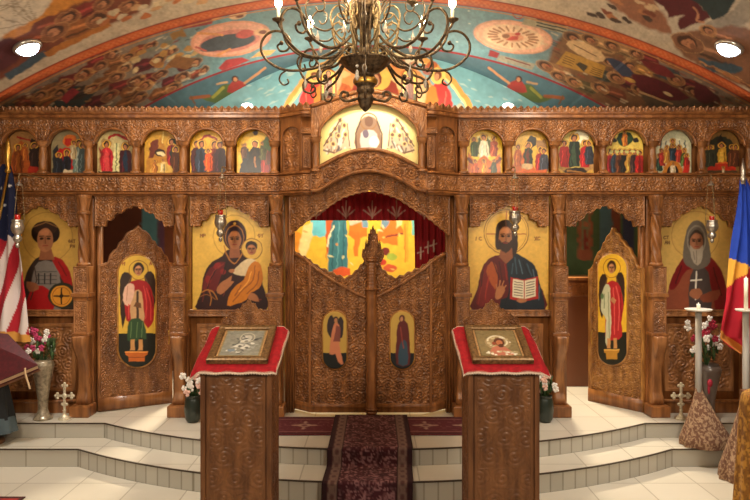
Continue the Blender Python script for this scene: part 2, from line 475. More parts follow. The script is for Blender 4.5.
    for (hx, hy, s) in hosts:
        rob = rnd.choice(((104, 30, 30), (124, 56, 40), (150, 96, 48), (88, 24, 32), (60, 44, 40), (170, 122, 62), (120, 76, 44)))
        saint(hx, hy, s*.8, -1, rob, rnd.choice(((128, 82, 54), (160, 110, 66), (110, 64, 44))))
    flush()
    strokes(-1, 150)
    c.poly([(60, 98), (72, 88), (80, 92), (66, 104)], (150, 40, 52), 1.2)
    for k in range(26):
        t = rnd.random(); c.ell(128+t*90+rnd.uniform(-8, 8), 62-t*24+rnd.uniform(-10, 14), rnd.uniform(3, 7), rnd.uniform(1.5, 3), rnd.choice(((190, 158, 108), (176, 130, 70), (200, 176, 132), (160, 106, 58), (120, 120, 104))), -25)
    c.poly([(166, 66), (176, 56), (196, 58), (188, 70)], (128, 84, 46), 1.2); c.poly([(170, 34), (184, 28), (186, 36), (172, 40)], (150, 110, 56), 1.5)
    c.X, c.Y = x*.75+c.X*.25, y*.75+c.Y*.25
    # ---- the left medallion and the flying figures around it
    c.poly([(180, 24), (206, 17), (216, 14), (212, 24), (196, 27), (184, 29)], (150, 56, 54), 1.2)
    c.line([(214, 18), (236, 8), (260, 3)], 5, (216, 160, 104), 1.5, 4); c.ell(238, 15, 9, 4, (226, 186, 146), -14); c.ell(240, 16, 4, 1.6, (120, 60, 46), -10)
    c.ell(231, 39, 41, 17.5, (214, 150, 124), -8); c.ell(231, 39, 38, 15.5, (226, 166, 142), -8); c.ell(230, 41, 30, 11, (206, 130, 118), -8)
    c.ell(228, 42, 28, 7.5, (66, 74, 86), -9); c.poly([(200, 49), (210, 40), (232, 36), (250, 34), (246, 42), (228, 49), (206, 52)], (70, 78, 90), 1.2, 3)
    c.ell(245, 34, 9, 4, (196, 84, 78), -10); c.ell(262, 32, 8, 3.6, (230, 182, 140), -8); c.ell(263, 32, 4, 2, (120, 66, 52), -8)
    c.line([(198, 33), (222, 35)], 2.4, (220, 152, 96)); c.line([(218, 55), (230, 49)], 2.4, (220, 152, 96)); c.line([(196, 47), (206, 51)], 2, (180, 90, 84))
    c.poly([(218, 68), (226, 60), (242, 57), (250, 60), (236, 66), (222, 71)], (164, 52, 56), 1.2); c.poly([(250, 58), (262, 50), (276, 50), (270, 55)], (210, 156, 96), 1)
    # ---- the right medallion with its petals
    c.ell(513, 37, 40, 16.5, (220, 158, 130), 8); c.ell(513, 37, 37.5, 15, (236, 182, 152), 8); c.ell(513, 37, 31, 12, (240, 204, 168), 8)
    for k in range(20):
        t = k/20*2*math.pi; ax, ay = math.cos(t), math.sin(t)
        c.line([(513+16*ax-ay*.8, 37+6*ay+ax*2.2), (513+25*ax-ay*1.2, 37+9.6*ay+ax*3.4)], 1.7, (176, 120, 84), .9)
    c.ell(513, 37, 11, 4.2, (224, 160, 124), 8); c.poly([(506, 40), (512, 36), (519, 36), (518, 40)], (196, 70, 56), 1); c.ell(506, 36, 4, 2, (150, 100, 70)); c.ell(518, 34, 3, 1.5, (200, 60, 54))
    c.ring(518, 15, 5, 3.4, 1.2, (160, 60, 60), 20); c.poly([(526, 14), (570, 24), (566, 34), (522, 24)], (168, 158, 130), 1.2)
    for k in range(3): c.line([(537, 19+k*3.2), (566, 26+k*3.2)], 1.3, (58, 58, 54), .7)
    c.poly([(490, 50), (500, 53), (497, 58), (488, 56)], (140, 40, 48), 1); c.poly([(500, 55), (536, 64), (532, 70), (496, 60)], (150, 146, 130), 1.2); c.line([(506, 58), (530, 65)], 1.2, (120, 60, 60))
    # ---- the right crowd with the ochre gospel page
    c.poly([(560, 38), (575, 32), (610, 40), (650, 62), (690, 84), (720, 104), (640, 110), (590, 100), (560, 80), (548, 62)], (120, 84, 56), 4, 2)
    for (hx, hy, s, r_) in ((573, 38, 9, (196, 160, 110)), (545, 66, 8, (150, 110, 74)), (590, 40, 8, (168, 130, 88)), (612, 46, 8, (150, 116, 80)), (558, 76, 7, (124, 90, 60)), (616, 78, 8, (92, 26, 34)), (574, 82, 7, (90, 76, 50)),
                            (636, 54, 7, (104, 32, 34)), (654, 68, 8, (60, 74, 78)), (630, 66, 7, (176, 130, 70)), (676, 80, 8, (86, 24, 32)), (600, 88, 8, (110, 60, 40)), (640, 90, 8, (96, 26, 36)), (694, 92, 8, (76, 24, 30)), (590, 70, 7, (60, 60, 54)), (665, 60, 6, (150, 96, 60)), (610, 62, 7, (130, 50, 40)), (650, 84, 7, (50, 62, 66))):
        saint(hx, hy, s*.85, 1, r_, rnd.choice(((150, 104, 66), (124, 84, 56))))
    flush(); strokes(1, 150)
    c.poly([(556, 64), (566, 51), (606, 66), (602, 78)], (176, 132, 58), 1); c.poly([(576, 64), (580, 62), (588, 66), (584, 72)], (66, 56, 44), .8)
    for k in range(4): c.line([(562+k*1.2, 62-k*2), (572+k, 66-k*2)], .8, (104, 76, 40)); c.line([(590+k, 72-k*1.6), (600+k, 76-k*1.6)], .8, (104, 76, 40))
    c.poly([(640, 94), (690, 96), (720, 108), (650, 112)], (90, 74, 60), 3)
    c.poly([(566, 44), (574, 40), (592, 46), (606, 58), (596, 62), (578, 54)], (206, 172, 128), 1.2, 2); c.line([(574, 45), (596, 56)], 1, (120, 84, 56)); c.poly([(606, 58), (622, 62), (634, 74), (622, 76)], (52, 60, 84), 1.2, 2); c.poly([(632, 74), (660, 80), (690, 98), (664, 100), (640, 90)], (92, 20, 32), 1.4, 2); c.poly([(696, 84), (706, 86), (716, 98), (704, 104), (694, 96)], (88, 22, 34), 1.4, 2); c.poly([(640, 60), (664, 66), (676, 78), (656, 74)], (110, 32, 36), 1.4, 2); c.line([(640, 92), (672, 104)], 2, (186, 150, 110)); c.ell(668, 94, 5, 1.6, (214, 190, 150), 24); c.ell(630, 80, 6, 2, (196, 150, 80), 22)
    # ---- stars on the blue
    for k in range(46):
        sx, sy = rnd.uniform(205, 545), rnd.uniform(-6, 52)
        if (sx-231)**2/48**2+(sy-39)**2/22**2 > 1 and (sx-513)**2/46**2+(sy-37)**2/21**2 > 1: c.ell(sx, sy, 1.1, .7, (190, 204, 196))
    # ---- inner ring with its two flying angels, and the painted borders
    inC = (r1 < 0) & (y < 130)
    c.C[inC] = DTEAL
    for q in (-1, 1):
        M = lambda a, b: (377+q*a, b)
        c.poly([M(176, 98), M(164, 95), M(156, 86), M(146, 84), M(140, 92), M(150, 99), M(162, 103)], (86, 100, 46), 1.2, 2)
        c.line([M(164, 97), M(154, 88)], 3, (150, 146, 60), 1); c.poly([M(150, 92), M(144, 80), M(134, 82), M(130, 88), M(140, 92)], (168, 52, 44), 1.2, 2)
        c.ell(*M(142, 79), 3.4, 3.2, (66, 36, 26)); c.ell(*M(141.5, 79.6), 2, 2.2, (196, 130, 92)); c.line([M(132, 83), M(112, 68)], 2.6, (206, 146, 104), 1)
        c.line([M(186, 98), M(168, 96)], 3.4, (150, 84, 48), 1); c.line([M(182, 104), M(186, 96)], 1.6, (120, 80, 46)); c.line([M(160, 84), M(150, 82)], 2, (190, 150, 110), 1)
    c.X, c.Y = x, y
    c.ring(375, 511, 465, 465, 1.9, (142, 34, 44))
    s_ = np.abs(rb)
    a_ = np.clip(.5-(s_-4.3)/.7, 0, 1)
    c.C = c.C*(1-a_)[:, None]+a_[:, None]*lin((196, 92, 44))
    orn = np.clip(.5-(s_-2.4)/.6, 0, 1)*(.5+.5*np.sign(np.sin(np.arctan2(x-375, 738-y)*742*1.1)*np.sin((rb)*1.6+.6)))
    c.C = c.C*(1-.4*orn)[:, None]+.4*orn[:, None]*lin((222, 140, 84))
    for o_, cc in ((4.2, (132, 44, 26)), (-4.2, (140, 40, 30)), (-6.2, (190, 130, 76))):
        a_ = np.clip(.5-(np.abs(rb-o_)-.55)/.6, 0, 1); c.C = c.C*(1-a_)[:, None]+a_[:, None]*lin(cc)
    c.mottle(7, .18, 1); c.mottle(2.2, .20, 2, flank | (rb > 5)); c.mottle(2.4, .07, 7)
    return c.C
def build_ceiling():
    xs = np.linspace(-XW, XW, 760)
    ds = np.concatenate([[-3, -1, 1, 2.5, 3.6], np.linspace(4.3, DEND, 330)])
    X, D = np.meshgrid(xs, ds)
    H = vault_h(X, D)
    De = np.maximum(D, 1.5)
    cols = paint_ceiling(375+X*FPX/De, 240-H*FPX/De, X, D)
    V = np.stack([X, D, EYE+H], -1).reshape(-1, 3)
    nx = len(xs); i, j = np.meshgrid(np.arange(len(ds)-1), np.arange(nx-1), indexing='ij')
    a = (i*nx+j).ravel()
    F = np.stack([a, a+nx, a+nx+1, a+1], -1)
    struct(mesh_obj('ceiling', V, F, PAINT, None, cols))
build_ceiling()

# ---- end wall of the altar room: painted lunette, apse mural, dark side panels
def paint_back(X, Y):
    c = Canvas(X, Y, (74, 44, 26))
    x, y = c.X.copy(), c.Y.copy()
    c.warp(.9, 4, 3)
    rnd = random.Random(9)
    # lunette
    up = y < 150
    c.C[up] = lin((128, 182, 192))
    for k in range(30): c.ell(rnd.uniform(205, 300), rnd.uniform(70, 112), rnd.uniform(2, 5), .8, (196, 216, 208), -25, al=.7); c.ell(rnd.uniform(455, 545), rnd.uniform(70, 112), rnd.uniform(2, 5), .8, (196, 216, 208), 25, al=.7)
    c.ring(378, 150, 101, 100, 7, (232, 166, 84)); c.ring(378, 150, 98.5, 97.5, 2.6, (248, 220, 150))
    c.poly([(318, 125), (320, 90), (336, 72), (360, 58), (396, 58), (420, 72), (434, 90), (436, 125)], (226, 150, 84), 2, 3)
    for k in range(60): c.ell(rnd.uniform(318, 432), rnd.uniform(58, 118), rnd.uniform(3, 9), rnd.uniform(2, 6), rnd.choice(((236, 160, 84), (206, 106, 52), (248, 206, 140), (240, 220, 180), (190, 84, 44))), rnd.uniform(-40, 40), al=.8)
    c.poly([(352, 120), (350, 96), (358, 80), (376, 74), (392, 80), (400, 96), (398, 120)], (156, 58, 40), 1.5, 3)
    c.ell(375, 78, 16, 14, (240, 190, 90)); c.ell(375, 79, 7, 8, (120, 50, 36)); c.ell(375, 80, 4.6, 6, (200, 140, 96))
    for q in (-1, 1):
        M = lambda a, b: (376+q*a, b)
        c.poly([M(74, 122), M(76, 98), M(70, 84), M(62, 80), M(54, 92), M(52, 122)], (214, 62, 58), 1.2, 2)
        c.poly([M(60, 122), M(62, 96), M(56, 84), M(50, 96), M(48, 122)], (230, 130, 54), 1.2, 2)
        c.line([M(70, 92), M(68, 118)], 1.6, (240, 112, 96)); c.ell(*M(62, 76), 8, 8, (246, 206, 110)); c.ell(*M(62, 76), 4, 4.6, (130, 70, 44)); c.ell(*M(61, 77), 2.6, 3.4, (214, 150, 106))
        c.poly([M(50, 90), M(42, 78), M(34, 76), M(40, 96), M(46, 110)], (240, 190, 140), 1.5, 2)
        c.poly([M(84, 104), M(90, 112), M(90, 124), M(76, 124), M(78, 110)], (196, 182, 150), 2, 2)
    # apse mural seen through the royal gate
    g = (y > 180) & (x > 280) & (x < 460)
    c.C[g] = lin((242, 196, 58))
    c.poly([(286, 258), (290, 236), (300, 232), (306, 246), (300, 262), (288, 270)], (240, 150, 40), 1, 2)
    c.poly([(309, 236), (313, 205), (326, 205), (326, 237)], (110, 204, 220), 1); c.poly([(298, 250), (304, 226), (313, 222), (312, 238), (304, 262)], (248, 224, 150), 1.2)
    c.poly([(326, 205), (334, 205), (334, 228), (330, 236), (328, 250), (326, 262)], (206, 92, 40), 1)
    c.poly([(328, 272), (328, 240), (333, 218), (338, 205), (346, 205), (347, 240), (348, 274)], (58, 122, 132), 1)
    for k, o in enumerate((332, 337, 342)): c.line([(o+2, 222), (o, 268)], 1.2, ((40, 92, 104), (96, 160, 166), (40, 92, 104))[k])
    c.poly([(348, 234), (350, 222), (366, 220), (368, 236), (360, 238), (358, 256), (354, 256), (354, 240)], (232, 122, 34), 1)
    c.poly([(347, 210), (362, 206), (362, 222), (350, 226)], (240, 200, 170), 1.2); c.poly([(362, 218), (368, 218), (368, 228), (362, 228)], (120, 160, 180), 1)
    c.line([(334, 226), (330, 234), (327, 246)], 1.6, (250, 236, 190)); c.poly([(333, 270), (340, 267), (350, 268), (350, 276), (336, 276)], (220, 90, 40), 1)
    c.poly([(376, 240), (380, 226), (388, 218), (398, 220), (404, 232), (398, 238), (398, 246), (388, 244)], (238, 124, 38), 1)
    c.line([(386, 237), (402, 234)], 2.2, (150, 70, 40)); c.poly([(380, 226), (382, 219), (390, 221), (386, 228)], (120, 150, 170), 1)
    c.poly([(402, 212), (408, 210), (409, 262), (405, 262)], (246, 168, 50), 1); c.poly([(396, 205), (403, 205), (402, 224), (397, 228)], (248, 222, 150), 1)
    c.poly([(411, 205), (418, 205), (418, 234), (412, 236)], (120, 200, 190), 1); c.line([(405, 262), (405, 224)], 1.4, (232, 140, 40))
    c.ell(386, 252, 4, 4, (120, 40, 30)); c.ell(392, 257, 5, 3.6, (170, 190, 70)); c.ell(382, 262, 5, 3, (200, 60, 40)); c.ell(390, 268, 7, 3.5, (214, 90, 50)); c.ell(376, 268, 6, 5, (206, 60, 40))
    for k in range(30): c.ell(rnd.uniform(290, 418), rnd.uniform(225, 290), rnd.uniform(1, 3), rnd.uniform(.6, 1.6), rnd.choice(((250, 224, 120), (232, 150, 50), (250, 236, 170))), rnd.uniform(0, 90), al=.7)
    # what shows through the side doors
    c.poly([(80, 190), (142, 190), (140, 330), (80, 330)], (84, 42, 26), 1)
    c.poly([(142, 190), (158, 190), (158, 320), (140, 320)], (80, 134, 148), 1); c.poly([(158, 190), (164, 190), (164, 320), (158, 320)], (92, 60, 88), 1)
    c.poly([(164, 190), (196, 190), (196, 400), (164, 400)], (110, 60, 32), 1)
    c.poly([(556, 190), (660, 190), (660, 300), (556, 300)], (78, 104, 66), 1)
    c.poly([(578, 205), (592, 205), (592, 260), (578, 260)], (160, 92, 62), 1); c.poly([(581, 212), (589, 212), (589, 250), (581, 250)], (124, 128, 90), 1); c.ell(585, 224, 2.5, 3, (168, 104, 70)); c.poly([(583, 250), (584, 230), (587, 230), (588, 250)], (140, 50, 42), 1)
    c.poly([(600, 200), (612, 200), (612, 300), (600, 300)], (80, 116, 126), 1); c.poly([(612, 200), (620, 200), (620, 300), (612, 300)], (130, 72, 50), 1); c.poly([(622, 206), (634, 206), (634, 280), (622, 280)], (60, 66, 96), 1)
    c.mottle(5, .14, 5)
    return c.C
def build_back():
    xs = np.concatenate([np.linspace(30, 200, 70), np.linspace(201, 560, 400), np.linspace(562, 720, 70)])
    ys = np.concatenate([np.linspace(28, 48, 6), np.linspace(50, 115, 90), np.linspace(120, 198, 8), np.linspace(200, 295, 110), np.linspace(300, 372, 20)])
    x, y = np.meshgrid(xs, ys)
    cols = paint_back(x, y)
    V = np.stack([(x-375)*DEND/FPX, np.full(x.shape, DEND), EYE+(240-y)*DEND/FPX], -1).reshape(-1, 3)
    nx = len(xs); i, j = np.meshgrid(np.arange(len(ys)-1), np.arange(nx-1), indexing='ij')
    a = (i*nx+j).ravel()
    struct(mesh_obj('wall_back', V, np.stack([a, a+1, a+nx+1, a+nx], -1), PAINT, None, cols))
build_back()
PLASTER = noise_mat('painted_plaster', (120, 96, 70), (150, 122, 90), (3, 3, 3), .8)
for nm, sx in (('wall_left', -1), ('wall_right', 1)):
    struct(box(nm, *(sorted((sx*XW, sx*(XW+.2)))), -3, DEND, 0, 4.9, PLASTER))
FLOOR = struct(box('floor', -XW, XW, -3, DEND+.1, -.1, 0, TILE))

# ---- the two bowed steps up to the altar platform
def edge_d(X, half, dside, dmid):
    s = dside-dmid; R = (half**2+s**2)/(2*s)
    X = np.abs(X)
    return np.where(X > half, dside, dmid+R-np.sqrt(np.maximum(R*R-np.minimum(X, half)**2, 0)))
def step(name, z0, z1, half, dside, dmid, back):
    xs = np.unique(np.concatenate([np.linspace(-XW, XW, 860), [-half, half]]))
    d = edge_d(xs, half, dside, dmid)
    s = np.concatenate([[0], np.cumsum(np.hypot(np.diff(xs), np.diff(d)))])
    n = len(xs)
    curved = np.abs(xs) < half-.02
    s0 = s[np.argmax(curved)]
    w = np.where(curved, .125, .5)
    ph = np.where(curved, (s-s0)/.125, (np.abs(xs)-half)/.5)
    f = ph-np.floor(ph)
    grout = np.minimum(f, 1-f)*w < .006
    tint = .93+.12*hash2(np.floor(ph), np.where(curved, 1., 2.)*np.sign(xs), 3)
    rows = [(z0, d), (z0+.004, d), (z1-.004, d), (z1, d)]
    V = np.vstack([np.stack([xs, dd, np.full(n, z)], -1) for z, dd in rows]+[np.stack([xs, d, np.full(n, z1)], -1), np.stack([xs, np.full(n, back), np.full(n, z1)], -1)])
    base = np.where(grout[:, None], lin((140, 134, 118)), lin((188, 184, 172))*tint[:, None])
    C = np.vstack([np.tile(lin((104, 96, 80)), (n, 1)), base, base, base, base, base])
    F = []; M = []
    for r in (0, 1, 2):
        for i in range(n-1): F.append((r*n+i, r*n+i+1, (r+1)*n+i+1, (r+1)*n+i)); M.append(0)
    for i in range(n-1): F.append((4*n+i, 4*n+i+1, 5*n+i+1, 5*n+i)); M.append(1)
    struct(mesh_obj(name, V, F, [RISER, TILE], None, C, False, M))
    # dark nosing strip along the edge
    xs2 = np.unique(np.concatenate([np.linspace(-XW, XW, 200), [-half, half]])); d2 = edge_d(xs2, half, dside, dmid); m = len(xs2)
    pr = ((-.008, -.009), (-.008, .0015), (.008, .0015), (.008, -.009))
    V = np.vstack([np.stack([xs2, d2+a, np.full(m, z1+b)], -1) for a, b in pr])
    F = [(k*m+i, k*m+i+1, ((k+1) % 4)*m+i+1, ((k+1) % 4)*m+i) for k in range(4) for i in range(m-1)]
    return V, F
for k, a in enumerate(((0, .17, 2.84, 6.22, 5.37, 6.75), (.17, .32, 2.73, 6.57, 5.75, DEND))):
    V, F = step('floor_step' if k == 0 else 'floor_platform', *a)
    struct(mesh_obj('trim_%d' % (k+1), V, F, EDGE, None, None, False))

# ================================================================== the carved screen
D0 = 6.95
S = D0/FPX
ZP = .32               # platform level
def ux(u): return (u-375)*S
def wz(w): return EYE+(240-w)*S
def flat(D):
    if callable(D): return lambda u, w, d: (ux(u), D(u)-d, wz(w))
    return lambda u, w, d: (ux(u), D-d+0*u, wz(w))
def persp(u0, d0, u1, d1):
    """photo-measured points on an upright plane that turns away from the viewer"""
    ax, bx = (u0-375)*d0/FPX, (u1-375)*d1/FPX
    nx, ny = (d1-d0), -(bx-ax); L = math.hypot(nx, ny); nx, ny = nx/L, ny/L
    if ny > 0: nx, ny = -nx, -ny
    def fr(u, w, d):
        D = 1/(1/d0+(1/d1-1/d0)*(u-u0)/(u1-u0))
        return ((u-375)*D/FPX+nx*d, D+ny*d, EYE+(240-w)*D/FPX)
    return fr
def carve(u, w, p, seed=0):
    """scrolling vine relief, 0..1"""
    row = np.round(w/(p*.9)); off = .5*(np.mod(row, 2))
    col = np.round(u/p-off)
    jx = (hash2(col, row, seed)-.5)*.22*p; jy = (hash2(col, row, seed+7)-.5)*.22*p
    dx = u-(col+off)*p-jx; dy = w-row*p*.9-jy
    r = np.hypot(dx, dy)/p; th = np.arctan2(dy, dx)
    chir = np.where(np.mod(col+row, 2) > .5, 1, -1)
    q = .21
    s = r/q-chir*th/(2*math.pi)+hash2(col, row, seed+2)
    d = np.abs(s-np.round(s))*2
    h = np.clip(1-(d/.78)**2, 0, 1)**.6
    lob = .72+.28*np.cos(th*7+r*9*chir)
    h = h*np.where(r > .22, lob, 1)
    leaf = np.clip(1-np.abs(r-.47)/.11, 0, 1)*np.clip(np.cos(th*5+1.3*chir)*1.6, 0, 1)
    return np.maximum(h*np.clip((.62-r)/.2, 0, 1), leaf)
def crv(e):
    if callable(e): return e
    if np.isscalar(e): return lambda u: np.full_like(u, float(e))
    a = np.asarray(e, float)
    return lambda u: np.interp(u, a[:, 0], a[:, 1])
CARVE = .85
def slab(name, u0, u1, bot, top, fr, thick, mt, parent=None, res=1.6, amp=0, p=11, border=1.6, paint=None, hf=None, nu=None, nv=None, seed=0, us=None):
    bot, top = crv(bot), crv(top)
    if us is None: us = np.linspace(u0, u1, nu or max(2, int((u1-u0)*res)+1))
    B, T = bot(us), top(us)
    hgt = float(np.max(np.abs(B-T)))
    n = nv or max(2, int(hgt*res)+1)
    t = np.linspace(0, 1, n)[:, None]
    U = np.repeat(us[None], n, 0); Wd = B[None]+(T-B)[None]*t
    d = np.zeros_like(U)
    if amp:
        e = np.minimum(np.minimum(t*np.abs(B-T)[None], (1-t)*np.abs(B-T)[None]), np.minimum(us-us[0], us[-1]-us)[None])
        d = amp*CARVE*carve(U, Wd, p, seed)*np.clip((e-border)/.9, 0, 1)+amp*.75*np.clip((border+.2-e)/.5, 0, 1)
    if hf is not None: d = d+hf(U, Wd)
    m = len(us)
    front = np.stack(np.broadcast_arrays(*fr(U, Wd, d)), -1).reshape(-1, 3)
    bk = np.stack(np.broadcast_arrays(*fr(np.stack([us, us]), np.stack([B, T]), np.full((2, m), -thick))), -1).reshape(-1, 3)
    V = np.vstack([front, bk]); nb = n*m
    i, j = np.meshgrid(np.arange(n-1), np.arange(m-1), indexing='ij')
    a = (i*m+j).ravel()
    F = [np.stack([a, a+1, a+m+1, a+m], -1)]
    k = np.arange(m-1)
    F.append(np.stack([nb+k+1, nb+k, nb+m+k, nb+m+k+1], -1))
    F.append(np.stack([k+1, k, nb+k, nb+k+1], -1))
    tt = (n-1)*m+k
    F.append(np.stack([tt, tt+1, nb+m+k+1, nb+m+k], -1))
    F = np.vstack(F)
    # closed left and right ends
    q = len(V)
    ev = []
    for col in (0, -1):
        ev.append(np.stack(np.broadcast_arrays(*fr(U[:, col], Wd[:, col], np.full(n, -thick))), -1))
    V = np.vstack([V]+ev)
    r = np.arange(n-1)
    F = np.vstack([F, np.stack([r*m, (r+1)*m, q+r+1, q+r], -1), np.stack([(r+1)*m+m-1, r*m+m-1, q+n+r, q+n+r+1], -1)])
    cols = None
    if paint is not None:
        c = Canvas(U, Wd).warp(.3, 3.2, 4); paint(c); c.X, c.Y = U.ravel(), Wd.ravel()
        cols = np.vstack([c.C, np.tile(lin((90, 60, 30)), (2*m+2*n, 1))])
    return mesh_obj(name, V, F, mt, parent, cols, smooth=bool(amp or hf) or paint is not None)
def arc(cx, r, y0, ky=1.0):
    """upper half of an ellipse"""
    return lambda u: y0-ky*np.sqrt(np.maximum(r*r-(u-cx)**2, 0))
def oval_top(cx, r, yt, ky=1.0): return lambda u: yt+ky*r-ky*np.sqrt(np.maximum(r*r-(u-cx)**2, 0))
def oval_bot(cx, r, yb, ky=1.0): return lambda u: yb-ky*r+ky*np.sqrt(np.maximum(r*r-(u-cx)**2, 0))
def mirror(pts, ax): return [(2*ax-a, b) for a, b in pts][::-1]
def sym(pts, ax): return list(pts)+[q for q in mirror(pts, ax) if q[0] > pts[-1][0]+.01]

ICO = thing('iconostasis', 'tall carved wooden altar screen with twisted columns, arcades and a central gate', 'altar screen', (0, D0, ZP))
BAY = lambda u: np.interp(u, [280, 306, 432, 458], [D0, 6.74, 6.74, D0])
UL, UR = -58, 808
allu = np.unique(np.concatenate([np.linspace(UL, UR, 1400), [280, 306, 432, 458]]))

# ---- entablature
crest_top = lambda u: 110.2-3.2*np.abs(np.sin((u-2)*math.pi/6.6))**.8
for (a, b) in ((UL, 313), (425, UR)):
    uu = np.linspace(a, b, int((b-a)*3))
    slab('cresting', a, b, 113, crest_top, flat(lambda u: BAY(u)-.05), .06, WOOD, ICO, us=uu, nv=12,
         hf=lambda U, W_: .010*np.abs(np.sin((U-2)*math.pi/6.6))*np.clip((113-W_)/4, 0, 1)+.008*np.cos((U-2)*math.pi/3.3*2)*np.clip((111.5-W_)/2,0,1))
    uu = np.linspace(a, b, 200)
    prof = lambda U, W_: .055*np.clip(1.9-np.abs(W_-117.6), 0, .4)/.4+.022*np.clip(1.2-np.abs(W_-114), 0, .4)/.4
    slab('cornice', a, b, 120.5, 112.6, flat(lambda u: BAY(u)-.04), .12, WOOD_G, ICO, us=uu, nv=40, hf=prof)
    shelf = lambda U, W_: .05*np.exp(-((W_-175)/1.0)**4)
    slab('icon_shelf', a, b, 177.3, 173, flat(lambda u: BAY(u)-.03), .16, WOOD_G, ICO, us=uu, nv=12, hf=shelf)
    slab('scroll_frieze', a if a < 0 else 425, b, 191.5, 177, flat(lambda u: BAY(u)-.05), .1, WOOD, ICO, amp=.022, p=12.5, border=.8, us=np.linspace(a, b, int((b-a)*1.8)), seed=3)
    ledge = lambda U, W_: .045*np.exp(-((W_-193.8)/1.1)**4)
    slab('ledge', a, b, 196, 191, flat(lambda u: BAY(u)-.04), .16, WOOD_G, ICO, us=uu, nv=12, hf=ledge)
    slab('backing_panel', a, b, 176, 119, flat(lambda u: BAY(u)+.09), .03, WOOD_G, ICO, us=uu, nv=2)
# ---- arcade of the upper row
LC = [-25, 22, 67, 113.5, 161, 207, 254]; RC = [485, 531.5, 577, 627, 675.5, 724, 771]
def arcade(cs, a, b):
    def bot(u):
        y = np.full_like(u, 143.0)
        for c in cs: y = np.where(np.abs(u-c) < 18, 146-16.5*np.sqrt(np.maximum(1-((u-c)/18)**2, 0)), y)
        return np.minimum(y, 143)
    slab('arcade', a, b, bot, 119, flat(D0-.03), .07, WOOD, ICO, us=np.linspace(a, b, int((b-a)*2.2)), nv=34, amp=.02, p=11.5, border=1.3, seed=5)
    for c in cs:
        t = np.linspace(-1, 1, 15)*math.pi/2
        pts = [(ux(c+18.2*math.sin(k)), D0-.05, wz(146-17*math.cos(k)+.3)) for k in t]
        tube('arch_moulding', pts, .014, WOOD_G, ICO, 6, 2)
arcade(LC, UL, 280); arcade(RC, 458, UR)
def colonnette(u, y0, y1, D, parent, r=.038):
    o = lathe('colonnette', [(r*1.5, wz(y1)), (r*1.5, wz(y1-2)), (r*1.0, wz(y1-3)), (r*1.1, wz((y0+y1)/2)), (r*.9, wz(y0+6)), (r*1.4, wz(y0+4)), (r*1.7, wz(y0+.6)), (r*1.9, wz(y0))], WOOD, parent, 16, (ux(u), D, 0), sub=4,
              rfun=lambda T, Z: 1+.10*np.cos(4*T+Z*38))
    return o
first = None
for k, u in enumerate([-1.5, 44.5, 90, 137, 184, 230.5, 275, 463, 508, 554, 602, 651, 700, 748]):
    if first is None: first = colonnette(u, 142, 174, D0-.03, ICO); u_first = u
    else: copy_tree(first, (ux(u)-ux(u_first), 0, 0), ICO)
# ---- canted niches beside the central arch
for (a, b, c) in ((281, 304, 292.3), (434, 457, 445.7)):
    slab('niche_panel', a, b, 173, 119.5, flat(lambda u: BAY(u)+.02), .05, WOOD, ICO, amp=.02, p=13, border=3, seed=9)
    def nb(u, c=c): return np.where(np.abs(u-c) < 9.3, 139-10*np.sqrt(np.maximum(1-((u-c)/9.3)**2, 0)), 173)
    slab('niche_arch', a, b, nb, 119.5, flat(lambda u: BAY(u)-.035), .05, WOOD_G, ICO, res=3, nv=8)
for (a, b) in ((303.5, 314), (424, 434.5)):
    slab('bay_pier', a, b, 173, 119.5, flat(6.75), .14, WOOD_G, ICO, nu=12, nv=3)
    slab('pier_panel', a+1.5, b-1.5, 170, 139, flat(6.735), .02, WOOD, ICO, res=2.4, amp=.018, p=8, border=1, seed=int(a))
    slab('pier_capital', a-.6, b+.6, 137, 131, flat(6.72), .05, WOOD, ICO, res=2.4, amp=.02, p=5, border=.8, seed=int(a))
# ---- central arch over the lit icon, and the arched frieze under it
inn = sym([(313, 141), (321.4, 141), (321.6, 136), (323, 131), (327, 125.5), (335, 118), (345, 111.8), (357, 108.2), (369, 107)], 369)
outt = sym([(313, 111.5), (322, 109), (333, 105.6), (345, 101.2), (357, 98), (369, 96.8)], 369)
slab('central_arch', 313, 425, inn, outt, flat(6.72), .12, WOOD, ICO, res=2.4, nv=22, amp=.016, p=9, border=1.2, seed=2)
tube('arch_moulding', [(ux(a), 6.70, wz(b-.8)) for a, b in outt], .022, WOOD_G, ICO, 8, 3)
tube('arch_moulding', [(ux(a), 6.70, wz(b)) for a, b in inn[1:-1]], .016, WOOD_G, ICO, 8, 2)
for u in (318, 420): colonnette(u, 141, 174, 6.70, ICO, .034)
b2 = sym([(313, 192), (321, 191.5), (335, 183), (350, 176.4), (360, 174), (369, 173)], 369)
t2 = sym([(313, 174), (324, 168.5), (340, 160), (355, 154.6), (369, 153)], 369)
slab('arched_frieze', 313, 425, b2, t2, flat(6.70), .14, WOOD, ICO, res=2.2, amp=.024, p=13, border=1.2, seed=11)
for e, o in ((t2, -.2), (b2, .2)): tube('arch_moulding', [(ux(a), 6.68, wz(b+o)) for a, b in e], .02, WOOD_G, ICO, 8, 3)
slab('backing_panel', 313, 425, 176, sym([(313, 118), (330, 112), (345, 106), (369, 101)], 369), flat(6.93), .03, WOOD_G, ICO, res=.6)
# ---- gate valance
vb = [(287, 237), (292, 236), (297, 231), (304, 226), (311, 220.5), (318, 214.5), (324, 212), (331, 207.5), (337, 203.5), (343, 200), (352, 196.8), (360, 194.8), (369.5, 192.5)]
vt = sym([(287, 196), (313, 195.5), (321, 192), (335, 183.5), (350, 177), (369.5, 174)], 369.5)
wob = lambda u: -1.1*np.abs(np.sin(u*math.pi/6.2))
slab('gate_valance', 289, 450, lambda u: crv(sym(vb, 369.5))(u)+wob(u), vt, flat(lambda u: BAY(u)+.05), .06, WOOD, ICO, res=2, amp=.022, p=13, border=1.6, seed=21)
